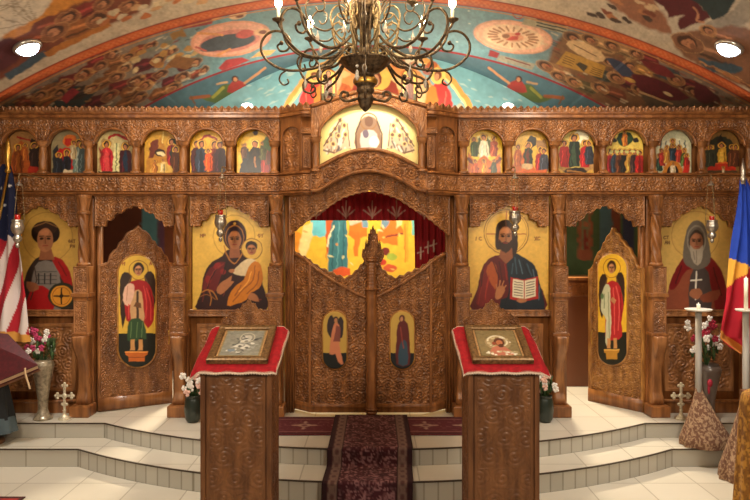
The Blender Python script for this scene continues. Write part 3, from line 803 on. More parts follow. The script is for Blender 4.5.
# ---- bay valances
def valance(c, hw, seed, low=227.):
    k = hw/40.
    pts = [(c-hw-1, low), (c-30*k, low), (c-28.5*k, low-5), (c-22*k, low-7), (c-20.5*k, low-12), (c-12*k, low-14), (c-10*k, low-17.5), (c-5*k, low-18), (c-3*k, low-20), (c, low-20.5)]
    slab('valance', c-hw, c+hw, lambda u: crv(sym(pts, c))(u)-1.2*np.abs(np.sin(u*math.pi/5)), 195.5, flat(D0+.0), .05, WOOD, ICO, res=2, amp=.02, p=11, border=1.4, seed=seed)
for c, s in ((39.5, 1), (134.5, 2), (229.5, 3), (509, 4), (605, 5), (700.5, 6), (-57, 7), (797, 8)):
    valance(c, 39.5, s)
# ---- columns: one column is capital, twisted shaft, carved blocks, curved bracket and plinth
def column(u):
    root = bpy.data.objects.new('column', None); root.empty_display_size = .1
    link(root, ICO, None, (ux(u), D0-.08, ZP))
    x, y = ux(u), D0-.08
    w = lambda px: px*S
    lathe('shaft', [(w(4.6), wz(264)), (w(4.6), wz(214))], WOOD_G, root, 28, (x, y, 0), sub=60, rfun=lambda T, Z: 1+.17*np.cos(4*T+Z*30))
    lathe('capital', [(w(4.4), wz(215)), (w(6.2), wz(214)), (w(6.2), wz(212.5)), (w(4.8), wz(211)), (w(5.4), wz(206)), (w(6.8), wz(200)), (w(7.6), wz(198)), (w(7.8), wz(195.6))], WOOD, root, 40, (x, y, 0), sub=6,
          rfun=lambda T, Z: 1+.10*np.cos(8*T)*np.clip((wz(198)-Z)/.05, 0, 1)*np.clip((Z-wz(211))/.05, 0, 1))
    lathe('ring', [(w(4.6), wz(266)), (w(6.6), wz(265.4)), (w(6.6), wz(263)), (w(4.6), wz(262))], WOOD_G, root, 24, (x, y, 0), sub=3)
    def block(name, ya, yb, hw, amp=.016):
        slab(name, u-hw, u+hw, ya, yb, flat(D0-.08-w(hw)), 2*w(hw), WOOD, root, res=2.2, amp=amp, p=7, border=1.0, seed=int(u))
    block('block', 292, 266, 6.8); block('block', 331, 299, 6.6)
    for ya, yb, e in ((296, 292, 8.8), (299.4, 296, 7.2), (334, 331, 8.2)):
        box('ledge', x-w(e), x+w(e), y-w(e), y+w(6), wz(ya), wz(yb), WOOD_G, root, .008)
    # S-curved bracket
    yy = np.linspace(334, 402, 46); t = (yy-334)/68
    out = .03+.085*np.clip(1-t*1.9, 0, 1)**1.0+.05*np.exp(-((t-.12)/.16)**2)+.03*np.exp(-((t-.93)/.07)**2)
    hw = w(6.2)-w(1.6)*np.sin(t*math.pi)
    V = []; F = []
    for i in range(46):
        z = wz(yy[i]); f = y-out[i]
        V += [(x-hw[i], f+.012, z), (x-hw[i]*.6, f, z), (x-hw[i]*.3, f+.012, z), (x, f-.004, z), (x+hw[i]*.3, f+.012, z), (x+hw[i]*.6, f, z), (x+hw[i], f+.012, z), (x+hw[i], y+.12, z), (x-hw[i], y+.12, z)]
        if i:
            for k in range(9): F.append(((i-1)*9+k, i*9+k, i*9+(k+1) % 9, (i-1)*9+(k+1) % 9))
    F.append(tuple(range(9))); F.append(tuple(45*9+8-k for k in range(9)))
    mesh_obj('bracket', V, F, WOOD, root)
    box('plinth', x-w(9.5), x+w(9.5), y-w(11), y+w(8), ZP, wz(402), WOOD_G, root, .012)
    box('back_post', x-w(6.5), x+w(6.5), y+.08, y+.2, ZP, wz(195), WOOD_G, root, .006)
    return root
c0 = column(87)
for u in (-8, 182, 277, 461, 557, 653, 748): copy_tree(c0, (ux(u)-ux(87), 0, 0), ICO)
# ---- lower panels below the four large icons
for (a, b) in ((-1, 80), (190, 271), (469, 550), (660, 741)):
    slab('lower_panel', a-3, b+3, 413.5, 311.5, flat(D0+.05), .06, WOOD_G, ICO, nu=3, nv=3)
    slab('carved_panel', a+6, b-6, 392, 324, flat(D0+.035), .03, WOOD, ICO, amp=.016, p=15, border=3.5, seed=int(a))
    slab('rail', a-3, b+3, 316.5, 310, flat(D0+.0), .08, WOOD, ICO, amp=.012, p=9, border=1.6, seed=int(a)+1)
    slab('base_rail', a-3, b+3, 413.5, 400, flat(D0+.0), .08, WOOD_G, ICO, nu=2, nv=12, hf=lambda U, W_: .014*np.exp(-((W_-401)/1.2)**2))
# ---- jambs beside the gate and the side doors
for (a, b) in ((285, 293.5), (446.5, 454.5)):
    slab('gate_jamb', a, b, 412.5, 195, flat(D0+.0), .14, WOOD_G, ICO, res=2, nv=4, hf=lambda U, W_: .012*np.cos((U-a)*2.2))
for a in (94.5, 171.5, 565, 643): slab('door_jamb', a, a+3.4, 413, 195, flat(D0+.06), .08, WOOD_G, ICO, nu=3, nv=3)

# ================================================================== doors (they hang on the screen)
SK = (180, 122, 82)
def face(c, x, y, rx, ry, skin=SK, beard=None, eyes=True):
    c.ell(x, y, rx, ry, skin); c.ell(x+rx*.35, y+ry*.1, rx*.6, ry*.8, tuple(k*.86 for k in skin), al=.6)
    c.ell(x-rx*.1, y-ry*.6, rx*.6, ry*.25, tuple(min(255, k*1.12) for k in skin), al=.8)
    if beard: c.poly([(x-rx*.95, y+ry*.15), (x-rx*.5, y+ry*.45), (x, y+ry*.35), (x+rx*.5, y+ry*.45), (x+rx*.95, y+ry*.15), (x+rx*.8, y+ry*.9), (x, y+ry*1.45), (x-rx*.8, y+ry*.9)], beard, .8, 2)
    for q in (-1, 1):
        c.ell(x+q*rx*.42, y-ry*.12, rx*.24, ry*.1, (40, 24, 18)); c.line([(x+q*rx*.18, y-ry*.32), (x+q*rx*.7, y-ry*.3)], .9, (60, 36, 24))
    c.line([(x, y-ry*.2), (x+rx*.06, y+ry*.28)], 1, (130, 82, 54)); c.line([(x-rx*.28, y+ry*.5), (x+rx*.28, y+ry*.5)], 1, (150, 62, 52))
def letters(c, txt, x, y, h, col):
    G = {'I': [[(0, 0), (0, 1)]], 'C': [[(.7, .1), (.3, 0), (0, .3), (0, .7), (.3, 1), (.7, .9)]], 'X': [[(0, 0), (.7, 1)], [(.7, 0), (0, 1)]], 'M': [[(0, 1), (0, 0), (.35, .5), (.7, 0), (.7, 1)]],
         'P': [[(0, 1), (0, 0), (.6, .1), (.6, .45), (0, .5)]], 'O': [[(.35, 0), (0, .5), (.35, 1), (.7, .5), (.35, 0)]], 'V': [[(0, 0), (.35, .5), (.7, 0)], [(.35, .5), (.35, 1)]], 'Y': [[(0, 0), (.35, .5), (.7, 0)], [(.35, .5), (.35, 1)]],
         'A': [[(0, 1), (.35, 0), (.7, 1)], [(.15, .65), (.55, .65)]], 'N': [[(0, 1), (0, 0), (.7, 1), (.7, 0)]], 'T': [[(0, 0), (.7, 0)], [(.35, 0), (.35, 1)]], 'F': [[(0, 1), (0, 0), (.6, 0)], [(0, .5), (.5, .5)]]}
    for k, ch in enumerate(txt):
        for l in G.get(ch, []): c.line([(x+k*h*.95+a*h, y+b*h) for a, b in l], .9, col, .6)
def side_door(label, fr, top, bl, br, u0, u1, ic, paint, seed, m, amp=.026):
    d = bpy.data.objects.new('deacon_door', None); d.empty_display_size = .1
    link(d, ICO, None, fr(u0, bl, 0)); d['label'] = label
    slab('door_panel', u0, u1, [(u0, bl), (u1, br)], top, fr, .05, m, d, res=1.9, amp=amp, p=9.5, border=2.6, seed=seed)
    cx, r, yt, yb = ic
    slab('base_board', u0, u1, [(u0, bl), (u1, br)], [(u0, bl-13), (u1, br-12)], lambda u, w, q: fr(u, w, q+amp*CARVE+.002), .04, WOOD_G, d, nu=3, nv=3)
    bx = lambda o: (oval_bot(cx, r+o, yb+o), oval_top(cx, r+o, yt+o*-1))
    B, T = bx(1.6); slab('icon_frame', cx-r-1.59, cx+r+1.59, B, T, lambda u, w, q: fr(u, w, q+amp*CARVE+.002), .04, GOLDW, d, us=cx+(r+1.59)*np.sin(np.linspace(-math.pi/2, math.pi/2, 40)), nv=3)
    B, T = bx(0); slab('painted_icon', cx-r, cx+r, B, T, lambda u, w, q: fr(u, w, q+amp*CARVE+.006), .04, ICON, d, us=cx+(r-.01)*np.sin(np.linspace(-math.pi/2, math.pi/2, 90)), nv=230, paint=paint)
    tube('handle', [fr(u0+4 if u0 > 375 else u1-4, 330+k, .02+.03*math.sin(k/14*math.pi)) for k in (0, 4, 7, 10, 14)], .006, GOLDM, d)
tl = [(98, 265), (104, 263.5), (108, 262), (110, 255), (114, 250), (117, 248.5), (119, 243), (123, 240), (126, 234), (130, 231), (134, 229.5), (138, 225.5), (142, 229.5), (145, 230.5), (149, 234), (152, 240), (155, 241), (157, 246), (161, 248), (164, 254), (167, 256), (168.5, 262), (172, 262.5)]
def wings(c, L):
    for pts in L:
        c.poly(pts, (54, 36, 28), .8, 2); x0, y0 = pts[0]; x1, y1 = pts[len(pts)//2]; c.line([(x0, y0), (x1, y1)], .9, (104, 74, 50))
def pl(c):
    c.C[:] = lin((222, 180, 66)); c.mix(np.nonzero(c.Y > 333)[0], np.ones((c.Y > 333).sum()), (26, 30, 24))
    c.ring(138, 270, 9.5, 9.5, .8, (150, 96, 36)); letters(c, 'M', 122, 262, 3, (150, 70, 40)); letters(c, 'A', 149, 262, 3, (150, 70, 40))
    wings(c, [[(131, 276), (124, 272), (119.5, 280), (119.5, 306), (122, 328), (126, 312), (129, 290)], [(144, 276), (150, 271), (155, 280), (155, 300), (152, 312), (147, 300)]])
    c.poly([(126, 320), (124, 300), (128, 284), (135, 280), (142, 280), (149, 285), (153, 300), (153, 320), (147, 328), (142, 320), (136, 326)], (166, 26, 32), .8, 2)
    c.poly([(131, 322), (130, 300), (135, 290), (141, 292), (143, 308), (143, 322)], (206, 160, 112), .8, 2); c.line([(137, 292), (137, 320)], 2.4, (70, 52, 40)); c.poly([(133, 306), (135, 302), (140, 303), (141, 308)], (110, 70, 40))
    c.poly([(122.5, 300), (124, 287), (130, 283), (134, 287), (132, 300), (127, 306)], (230, 184, 160), .8, 2); c.line([(127, 286), (126, 300)], .8, (190, 130, 110))
    c.poly([(127, 340), (128, 322), (135, 318), (143, 321), (146, 339), (140, 337), (135, 341)], (48, 78, 48), .8, 2); [c.line([(x, 322), (x-1, 337)], .8, (104, 130, 80)) for x in (131, 137, 142)]
    for l in ([(146, 288), (150, 304), (150, 320)], [(143, 286), (146, 302), (145, 318)]): c.line(l, 1, (216, 70, 66), .8, 3)
    c.line([(149, 290), (152, 306)], .9, (104, 12, 20)); c.line([(128, 304), (128, 318)], 1, (220, 80, 70))
    for x in (132, 140): c.poly([(x-2, 339), (x-2, 348), (x-3, 350), (x+2.4, 350), (x+2, 339)], (206, 150, 90), .7)
    c.poly([(125, 351), (147, 351), (147, 354), (144, 356), (144, 361), (128, 361), (128, 356), (125, 354)], (200, 104, 40), .7); c.line([(125, 351.5), (147, 351.5)], 1.2, (240, 160, 80)); c.line([(128, 357), (144, 357)], .8, (130, 60, 26))
    c.ell(138, 268.5, 5.4, 6.2, (46, 28, 20)); face(c, 137.8, 270.5, 3.5, 5, (196, 136, 94)); c.mottle(3, .1, 1)
side_door('carved left side door ajar with red-cloaked winged figure on oval gold panel', persp(98, 6.98, 172, 7.40), tl, 411, 402.5, 98, 172, (136.5, 18.3, 255.5, 366.5), pl, 31, WOOD)
tr = [(589, 270), (592, 268), (594, 265), (596, 258), (599, 252), (602, 250), (604, 243), (606, 241), (608, 236), (611, 233), (613.5, 227.5), (616, 232), (619, 234), (621, 239), (624, 241), (627, 246), (630, 248), (632, 254), (635, 258), (637, 264), (639, 267), (644, 268)]
def pr(c):
    c.C[:] = lin((236, 188, 52)); c.mix(np.nonzero(c.Y > 332)[0], np.ones((c.Y > 332).sum()), (30, 32, 24))
    c.ring(613.5, 268, 8.5, 9.5, .8, (170, 110, 36))
    wings(c, [[(609, 278), (604, 274), (600.6, 284), (601, 306), (604, 318), (607, 300)], [(618, 277), (623, 272), (626.5, 282), (626, 300), (624, 312), (620, 296)]])
    c.poly([(607, 336), (608, 306), (607, 288), (611, 281), (617, 281), (622, 287), (625, 306), (623, 322), (624, 336), (615, 340)], (184, 38, 44), .8, 2)
    c.poly([(602.5, 308), (604, 292), (608, 284), (612, 288), (612, 304), (613, 322), (611, 344), (607, 342), (608, 320), (605, 314)], (204, 206, 172), .8, 2); c.line([(606, 294), (606, 308)], .9, (120, 140, 104)); c.line([(610, 292), (611, 338)], .9, (140, 150, 116)); c.ell(604, 296, 1.6, 3, (90, 120, 80))
    for l in ([(618, 286), (621, 304), (620, 330)], [(615, 288), (616, 310), (616, 334)]): c.line(l, 1, (226, 96, 90), .8, 3)
    c.line([(622, 292), (623, 316)], .9, (120, 16, 26)); c.poly([(612, 300), (614, 297), (618, 300), (616, 304)], (196, 136, 94))
    for x in (610.5, 617): c.poly([(x-1.6, 338), (x-1.6, 348), (x+1.8, 348), (x+1.6, 338)], (206, 150, 90), .7)
    c.poly([(606, 349), (621, 349), (621, 352), (619, 353), (619, 359), (608, 359), (608, 353), (606, 352)], (196, 140, 50), .7); c.line([(606, 349.6), (621, 349.6)], 1.1, (240, 190, 96))
    c.ell(613.5, 266.5, 4.6, 6.2, (60, 34, 22)); face(c, 613.3, 268.5, 3, 4.8, (200, 140, 98)); c.mottle(3, .1, 2)
side_door('carved right side door swung open with red-robed winged figure on oval gold panel', persp(589.5, 7.5, 644, 6.98), tr, 400.5, 412, 589.5, 644, (614, 14, 254, 364.5), pr, 41, GOLDW, .034)
# ---- royal gate: two canted leaves meeting at a turned post
BG = lambda u: np.interp(u, [292, 311, 431, 448], [7.04, 6.86, 6.86, 7.04])
gl = [(292.8, 251), (296, 252.5), (299, 253), (301, 256), (305, 255.5), (308, 258.5), (311, 259), (314, 263.5), (318, 264), (321, 268), (326, 268), (329, 271.5), (333, 271), (337, 275), (341, 274.5), (345, 278), (349, 275), (352, 274.5), (355, 270), (358, 269), (360, 264.5), (363, 263), (365, 258.5), (367.5, 257), (371, 258)]
SW = [(294, 254), (304, 258), (316, 267), (330, 277), (345, 286), (358, 293), (367, 297)]
def g_left(c):
    c.C[:] = lin((196, 160, 76)); c.mix(np.nonzero(c.Y > 351)[0], np.ones((c.Y > 351).sum()), (22, 26, 24))
    c.poly([(328, 330), (329, 318), (333, 314), (336, 324), (334, 338)], (50, 38, 40), .7, 2); c.poly([(338, 322), (341, 315), (344, 320), (343, 336), (339, 334)], (50, 38, 40), .7, 2)
    c.poly([(330, 352), (332, 334), (335, 322), (340, 324), (340, 344), (344, 362), (339, 360), (336, 352)], (206, 128, 92), .7, 2); c.poly([(334, 340), (337, 324), (341, 326), (341, 340)], (130, 70, 60), .7); c.ell(336.5, 318, 2.6, 3, (54, 34, 26)); c.ell(336.5, 319, 1.6, 2.2, (190, 130, 90))
def g_right(c):
    c.C[:] = lin((200, 164, 78)); c.mix(np.nonzero(c.Y > 351)[0], np.ones((c.Y > 351).sum()), (20, 26, 30))
    c.poly([(396, 362), (396, 340), (397, 324), (401, 319), (407, 322), (409, 340), (409, 362)], (96, 34, 34), .7, 2); c.poly([(398, 362), (399, 344), (404, 338), (407, 346), (407, 362)], (52, 78, 96), .7, 2); c.line([(400, 326), (403, 346)], 1, (150, 64, 52)); c.ell(401.5, 317, 3, 3.4, (80, 28, 28)); c.ell(401.2, 317.6, 1.6, 2.3, (196, 140, 100))
for nm, mi, ic, pa, sd in (('left', False, 335.5, g_left, 51), ('right', True, 401.8, g_right, 61)):
    f = (lambda q: mirror(q, 370.2)) if mi else (lambda q: q)
    leaf = bpy.data.objects.new('gate_leaf', None); leaf.empty_display_size = .1
    u0, u1 = (370.2, 447.6) if mi else (292.8, 370.2)
    link(leaf, ICO, None, (ux((u0+u1)/2), 6.86, ZP))
    leaf['label'] = 'gate leaf with oval of a winged figure' if not mi else 'gate leaf with oval of a person in dark red veil'
    fr = flat(BG)
    slab('leaf_panel', u0, u1, 409.4, f(gl), fr, .05, WOOD, leaf, us=np.linspace(u0, u1, 150), res=1.9, amp=.024, p=12.5, border=2.2, seed=sd)
    e = 10.5
    slab('base_board', u0, u1, 409.6, 401, lambda u, w, q: fr(u, w, q+.024), .03, WOOD_G, leaf, us=np.array([u0, 311 if not mi else 431, u1]), nv=8, hf=lambda U, W_: .012*np.exp(-((W_-404)/1)**2))
    pts = f(SW); tube('scroll_rail', [(ux(a), float(BG(a))-.028, wz(b)) for a, b in pts], .018, WOOD_G, leaf, 8, 4)
    cu = 311 if not mi else 430
    box('corner_post', ux(cu-1.3), ux(cu+1.3), 6.83, 6.86, wz(403), wz(264), WOOD_G, leaf, .004)
    r = 11.4
    B, T = oval_bot(ic, r+1.3, 368), oval_top(ic, r+1.3, 309)
    slab('icon_frame', 0, 0, B, T, lambda u, w, q: fr(u, w, q+.024), .03, GOLDW, leaf, us=ic+(r+1.29)*np.sin(np.linspace(-math.pi/2, math.pi/2, 30)), nv=3)
    B, T = oval_bot(ic, r, 366.6), oval_top(ic, r, 310.4)
    slab('painted_icon', 0, 0, B, T, lambda u, w, q: fr(u, w, q+.029), .03, ICON, leaf, us=ic+(r-.01)*np.sin(np.linspace(-math.pi/2, math.pi/2, 50)), nv=110, paint=pa)
post = bpy.data.objects.new('gate_post', None); post.empty_display_size = .1
link(post, ICO, None, (ux(371.5), 6.8, ZP))
w_ = lambda px: px*S
lathe('shaft', [(w_(5), wz(413)), (w_(6), wz(404)), (w_(5), wz(403)), (w_(5), wz(290)), (w_(6), wz(289)), (w_(6), wz(287)), (w_(5), wz(286)), (w_(4.6), wz(262)), (w_(6.2), wz(260)), (w_(6.2), wz(257))], WOOD_G, post, 24, (ux(371.5), 6.82, 0), sub=22,
      rfun=lambda T, Z: 1+.09*np.cos(Z*190)+.03*np.cos(6*T))
# pierced leafy finial on top of the post, with its outstretched scroll
fin = [(362, 254), (363, 248), (364.5, 249.5), (365.5, 243), (367, 244), (366.6, 238), (368, 239.5), (368.4, 233), (369.6, 234), (370.5, 229), (371.6, 230), (373, 225), (374.4, 230), (375.5, 229), (376.4, 234), (377.6, 233), (378, 239.5), (379.4, 238), (379, 244), (380.5, 243), (381.5, 249.5), (383, 248), (384, 254)]
fin = [(a, b) for a, b in sorted(fin)]
slab('finial', 362, 384, sym([(362, 256), (366, 264), (373, 266)], 373), fin, flat(6.80), .04, WOOD, post, res=3, amp=.02, p=6, border=.7, seed=2)

# ================================================================== painted icons set into the screen
def icon(label, u0, u1, bot, top, D, paint, group=None, res=1.7, frame=None, name='icon'):
    o = slab(name, u0, u1, bot, top, flat(D), .02, ICON, None, res=res, paint=paint)
    return tag(o, label, 'icon', group)
def robe_folds(c, lines, w, col):
    for l in lines: c.line(l, w, col, .9, 3)
def big_gold(c, col):
    c.C[:] = lin(col); c.mottle(16, .05, 3); c.mottle(3, .03, 8)
def p_mother(c):
    big_gold(c, (232, 194, 96))
    c.ring(233, 236, 21, 21, .9, (150, 104, 44), al=.5); letters(c, 'MP', 199, 234, 3.2, (150, 96, 50)); letters(c, 'OV', 257, 234, 3.2, (150, 96, 50))
    M1, M2, RED, TR = (58, 18, 18), (88, 30, 26), (130, 26, 28), (186, 128, 60)
    c.poly([(198, 313), (200, 292), (203, 274), (210, 263), (221, 256), (226, 250), (241, 250), (250, 256), (258, 268), (262, 286), (264, 313)], M1, .8, 3)
    c.poly([(201, 290), (205, 274), (213, 265), (224, 262), (219, 278), (214, 292)], (112, 26, 28), .8, 2); c.ell(216, 266, 4, 3, (150, 36, 36), -30); c.ell(207, 280, 3, 4, (148, 34, 34)); c.ell(222, 272, 3, 3, (140, 34, 34))
    robe_folds(c, [[(204, 300), (208, 282), (216, 268)], [(212, 304), (216, 290), (224, 276)], [(232, 304), (236, 296)]], 1.0, (34, 10, 12)); robe_folds(c, [[(201, 302), (204, 284)], [(222, 296), (226, 284)]], .9, (120, 44, 36))
    c.ell(233.5, 235.5, 12, 15.5, M1); c.ell(233.5, 237.5, 9.6, 12.5, TR); c.ell(233.5, 238, 8.9, 12, (52, 28, 40))
    c.poly([(229, 247), (238, 247), (240, 258), (228, 258)], (158, 100, 66), .8)
    face(c, 233.5, 240, 6.6, 9.4); c.ell(233.5, 223.5, 1.4, 1.4, (206, 160, 80))
    c.line([(223, 246), (226, 256), (233, 264), (240, 256), (244, 246)], 1.2, TR, .8, 3)
    robe_folds(c, [[(206, 286), (212, 272), (222, 264)], [(246, 256), (254, 264), (258, 276)], [(252, 300), (260, 300)]], .8, (150, 60, 50)); robe_folds(c, [[(244, 258), (250, 268)], [(226, 262), (222, 274)]], .9, (30, 8, 10))
    # hand raised towards the child
    c.poly([(215, 291), (219, 284), (226, 279), (231, 276), (230, 281), (233, 282), (226, 290), (219, 295)], SK, .8, 2); c.line([(200, 293), (207, 290), (213, 294), (216, 300)], 1.1, TR, .8, 3); c.line([(208, 291), (210, 299), (209, 306)], .9, TR, .8, 3); c.line([(199, 297), (206, 295), (214, 300)], .9, (150, 96, 46), .8, 3)
    # child
    c.ell(251, 249, 10.5, 10.5, (226, 188, 98)); c.ring(251, 249, 10.5, 10.5, .8, (150, 104, 44))
    c.poly([(232, 271), (239, 264), (247, 259), (254, 260), (258, 266), (252, 276), (240, 276), (233, 274)], (226, 208, 172), .8, 2); c.ell(230.5, 271, 3, 2, SK)
    c.poly([(247, 268), (254, 261), (260, 266), (262, 280), (258, 289), (250, 293), (246, 300), (234, 305), (226, 306), (229, 294), (236, 285), (243, 280)], (206, 132, 34), .8, 2)
    robe_folds(c, [[(254, 266), (252, 280), (242, 290), (232, 302)], [(258, 272), (256, 284), (246, 294)], [(240, 286), (234, 296)]], 1, (150, 84, 20)); robe_folds(c, [[(250, 272), (247, 282), (238, 292)]], 1, (238, 176, 84))
    c.poly([(250, 293), (256, 296), (258, 302), (252, 301), (247, 299)], SK, .8, 2)
    c.ell(250.5, 246.5, 6, 5.6, (52, 32, 24)); face(c, 250.6, 250, 4.6, 5.2)
    c.mottle(2.4, .09, 4); c.C = c.C**1.15*1.06
def p_teacher(c):
    big_gold(c, (232, 192, 96))
    c.ring(507.5, 232, 22.5, 22.5, .9, (150, 104, 44)); c.ring(507.5, 232, 20.5, 20.5, .5, (170, 124, 56)); letters(c, 'IC', 477, 237, 3.2, (150, 96, 50)); letters(c, 'XC', 536, 237, 3.2, (150, 96, 50))
    for (a, b) in (((507.5, 211), (507.5, 219)), ((488, 234), (496, 234)), ((519, 234), (527, 234))): c.line([a, b], 1.0, (176, 90, 50))
    c.poly([(475, 313), (478, 290), (483, 268), (490, 259), (500, 255), (514, 255), (526, 260), (536, 268), (541, 284), (545, 313)], (104, 24, 20), .8, 3)
    c.poly([(512, 313), (510, 284), (508, 262), (514, 253), (524, 257), (536, 266), (541, 284), (545, 313)], (30, 44, 58), .8, 3)
    c.poly([(477, 304), (482, 280), (486, 268), (493, 264), (496, 278), (496, 296), (488, 306)], (126, 32, 24), .8, 2); c.poly([(487, 272), (492, 262), (497, 266), (499, 280), (496, 290)], (176, 92, 42), .9, 2)
    robe_folds(c, [[(484, 272), (481, 292)], [(500, 262), (504, 284)], [(494, 262), (500, 278)]], 1.0, (70, 14, 14)); robe_folds(c, [[(490, 276), (486, 298)]], 1, (170, 60, 40)); robe_folds(c, [[(516, 258), (518, 274)], [(528, 264), (533, 276)], [(514, 264), (513, 274)]], 1, (70, 96, 112))
    c.poly([(499, 313), (502, 300), (514, 296), (520, 313)], (22, 34, 46), .8)
    c.poly([(497, 228), (500, 222), (507, 219.5), (514, 222), (518, 230), (519, 244), (517.5, 253), (513, 257), (511, 250), (498, 250), (496, 242)], (58, 36, 22), .8, 2)
    c.poly([(502, 248), (513, 248), (514, 258), (507, 264), (500, 257)], (150, 94, 62), .8)
    face(c, 506.6, 237.5, 7.4, 11, (184, 128, 88), (64, 40, 26))
    c.line([(500, 231), (499, 240)], 1.2, (58, 36, 22)); c.line([(513.5, 231), (514, 242)], 1.4, (58, 36, 22)); c.line([(507, 221), (507, 227)], .8, (110, 70, 44))
    robe_folds(c, [[(482, 288), (479, 304)], [(488, 284), (486, 300)], [(506, 264), (508, 280)]], .9, (156, 50, 36)); robe_folds(c, [[(520, 260), (524, 274)], [(534, 270), (539, 290)], [(540, 300), (541, 286)]], .9, (96, 122, 138)); robe_folds(c, [[(524, 262), (530, 274)], [(512, 290), (506, 304)]], 1, (12, 20, 30))
    # blessing hand
    c.poly([(496, 298), (497, 290), (500, 286.5), (504.5, 286.5), (506, 291), (503, 297), (499, 300)], SK, .8, 2)
    for l in ([(500.5, 287), (501.2, 281)], [(503, 287), (504.8, 281.5)], [(505, 289), (507, 286)], [(498, 290), (497.2, 285)]): c.line(l, 1.3, SK)
    # open book
    c.poly([(511.5, 277.5), (525, 280), (539.5, 276.5), (539.5, 299), (525.5, 302), (511, 299.5)], (178, 46, 36), .7); c.poly([(514, 279), (525, 281), (525, 299.5), (513.5, 297)], (228, 220, 196), .7); c.poly([(526, 281), (537, 278.5), (537, 296.5), (526, 299.5)], (228, 220, 196), .7)
    for k in range(6):
        c.line([(515.5, 282+k*2.6), (523.5, 283.4+k*2.6)], .8, (90, 76, 64)); c.line([(527.5, 283.4+k*2.6), (535.5, 281.6+k*2.6)], .8, (90, 76, 64))
    c.ell(523, 301, 5, 2.2, SK)
    c.mottle(2.4, .09, 4); c.C = c.C**1.15*1.06
def p_warrior(c):
    big_gold(c, (202, 164, 86))
    c.ring(45, 237, 25, 25, .9, (132, 92, 40), al=.45); letters(c, 'OAT', 66, 240, 2.6, (116, 74, 36)); letters(c, 'FN', 68, 245, 2.6, (116, 74, 36))
    c.poly([(18, 313), (22, 280), (29, 264), (36, 257), (50, 257), (60, 262), (68, 274), (72, 296), (72, 313)], (58, 46, 40), .8, 3)
    c.poly([(28, 313), (30, 276), (36, 262), (50, 262), (57, 274), (58, 313)], (128, 120, 112), .8, 2); c.poly([(48, 257), (60, 260), (68, 274), (70, 288), (62, 284), (56, 272)], (164, 28, 30), .8, 2); c.poly([(24, 313), (28, 290), (40, 286), (50, 296), (50, 313)], (160, 28, 30), .8, 2)
    for k in range(4): c.line([(33, 272+k*4), (54, 272+k*4)], .8, (86, 80, 76)); 
    for x in (36, 42, 48): c.line([(x, 274), (x, 284)], 1.4, (52, 46, 46))
    c.line([(28, 300), (34, 280), (31, 264)], 1.2, (70, 54, 46)); robe_folds(c, [[(56, 262), (64, 276)]], 1, (104, 14, 18)); c.poly([(24, 282), (34, 284), (36, 290), (26, 292)], (150, 96, 66), .8, 2)
    c.poly([(38, 249), (49, 249), (52, 260), (36, 260)], (150, 98, 68), .8)
    c.ell(43, 233, 14.5, 12, (44, 28, 22)); c.ell(43, 228, 12, 7, (66, 44, 32)); face(c, 42.5, 240, 8.2, 12, (176, 122, 86))
    c.line([(31, 227), (43, 222), (55, 227)], 1, (150, 112, 70))
    c.ell(60, 296, 14.5, 13, (52, 54, 38)); c.ell(59, 296.5, 11, 10.6, (214, 150, 56)); c.ring(59, 296.5, 9, 8.6, .7, (160, 100, 36)); c.ell(59, 296.5, 2, 2, (40, 30, 24))
    for q in ((0, -7.5), (0, 7.5), (7.5, 0), (-7.5, 0)): c.line([(59, 296.5), (59+q[0], 296.5+q[1])], 1.5, (44, 32, 26))
    c.mottle(2.4, .09, 4); c.C = c.C**1.15*1.06
def p_monk(c):
    big_gold(c, (212, 178, 104))
    c.ring(698, 235, 24, 24, 1, (160, 112, 60), al=.5); letters(c, 'CT', 666, 236, 3, (120, 84, 50)); letters(c, 'AN', 667, 241, 3, (120, 84, 50))
    c.poly([(668, 313), (670, 292), (676, 276), (684, 262), (692, 256), (708, 256), (718, 264), (726, 278), (730, 313)], (146, 84, 60), .8, 3)
    c.poly([(676, 274), (684, 260), (692, 254), (708, 254), (720, 264), (728, 282), (729, 313), (719, 313), (713, 284), (706, 270), (690, 270), (682, 282), (676, 290), (671, 288)], (128, 28, 32), .8, 2); robe_folds(c, [[(684, 266), (678, 284)], [(716, 268), (724, 296)]], 1.1, (84, 14, 20))
    c.poly([(692, 313), (693, 276), (700, 268), (711, 272), (714, 313)], (84, 74, 72), .8, 2)
    c.poly([(686, 262), (687, 240), (691, 226), (699, 220), (707, 225), (711, 240), (713, 262), (700, 270)], (118, 110, 100), .8, 3); c.ring(699, 240, 9, 14, 1.2, (160, 152, 138), al=.8)
    c.ell(699, 241, 7.6, 11, (74, 62, 54)); face(c, 699, 242, 6.4, 9.2, (170, 120, 90)); c.poly([(692.5, 245), (696, 249), (702, 249), (705.5, 245), (705, 258), (700, 266), (694, 258)], (178, 168, 152), .8, 2)
    c.line([(699, 251), (699, 263)], .8, (130, 120, 108)); c.line([(696, 252), (697, 260)], .7, (130, 120, 108))
    c.line([(699, 272), (698, 300)], 1.6, (226, 220, 206)); c.line([(693.5, 281), (704, 280)], 1.5, (226, 220, 206)); c.poly([(692, 296), (694, 290), (702, 289), (705, 294), (700, 300)], (166, 112, 82), .8, 2); c.poly([(703, 296), (722, 290), (720, 300), (706, 303)], (140, 80, 58), .8, 2)
    c.mottle(2.4, .09, 4); c.C = c.C**1.15*1.06
it = lambda c, hw: [(c-hw-2, 205), (c+hw+2, 205)]
icon('large gold icon of a young soldier holding a round orange shield', 4, 80, 311.5, 204, D0+.055, p_warrior)
icon('large gold icon of a mother in dark maroon veil holding a child', 191, 271, 311.5, 204, D0+.055, p_mother)
icon('large gold icon of a bearded man holding an open book', 469, 550, 311.5, 204, D0+.055, p_teacher)
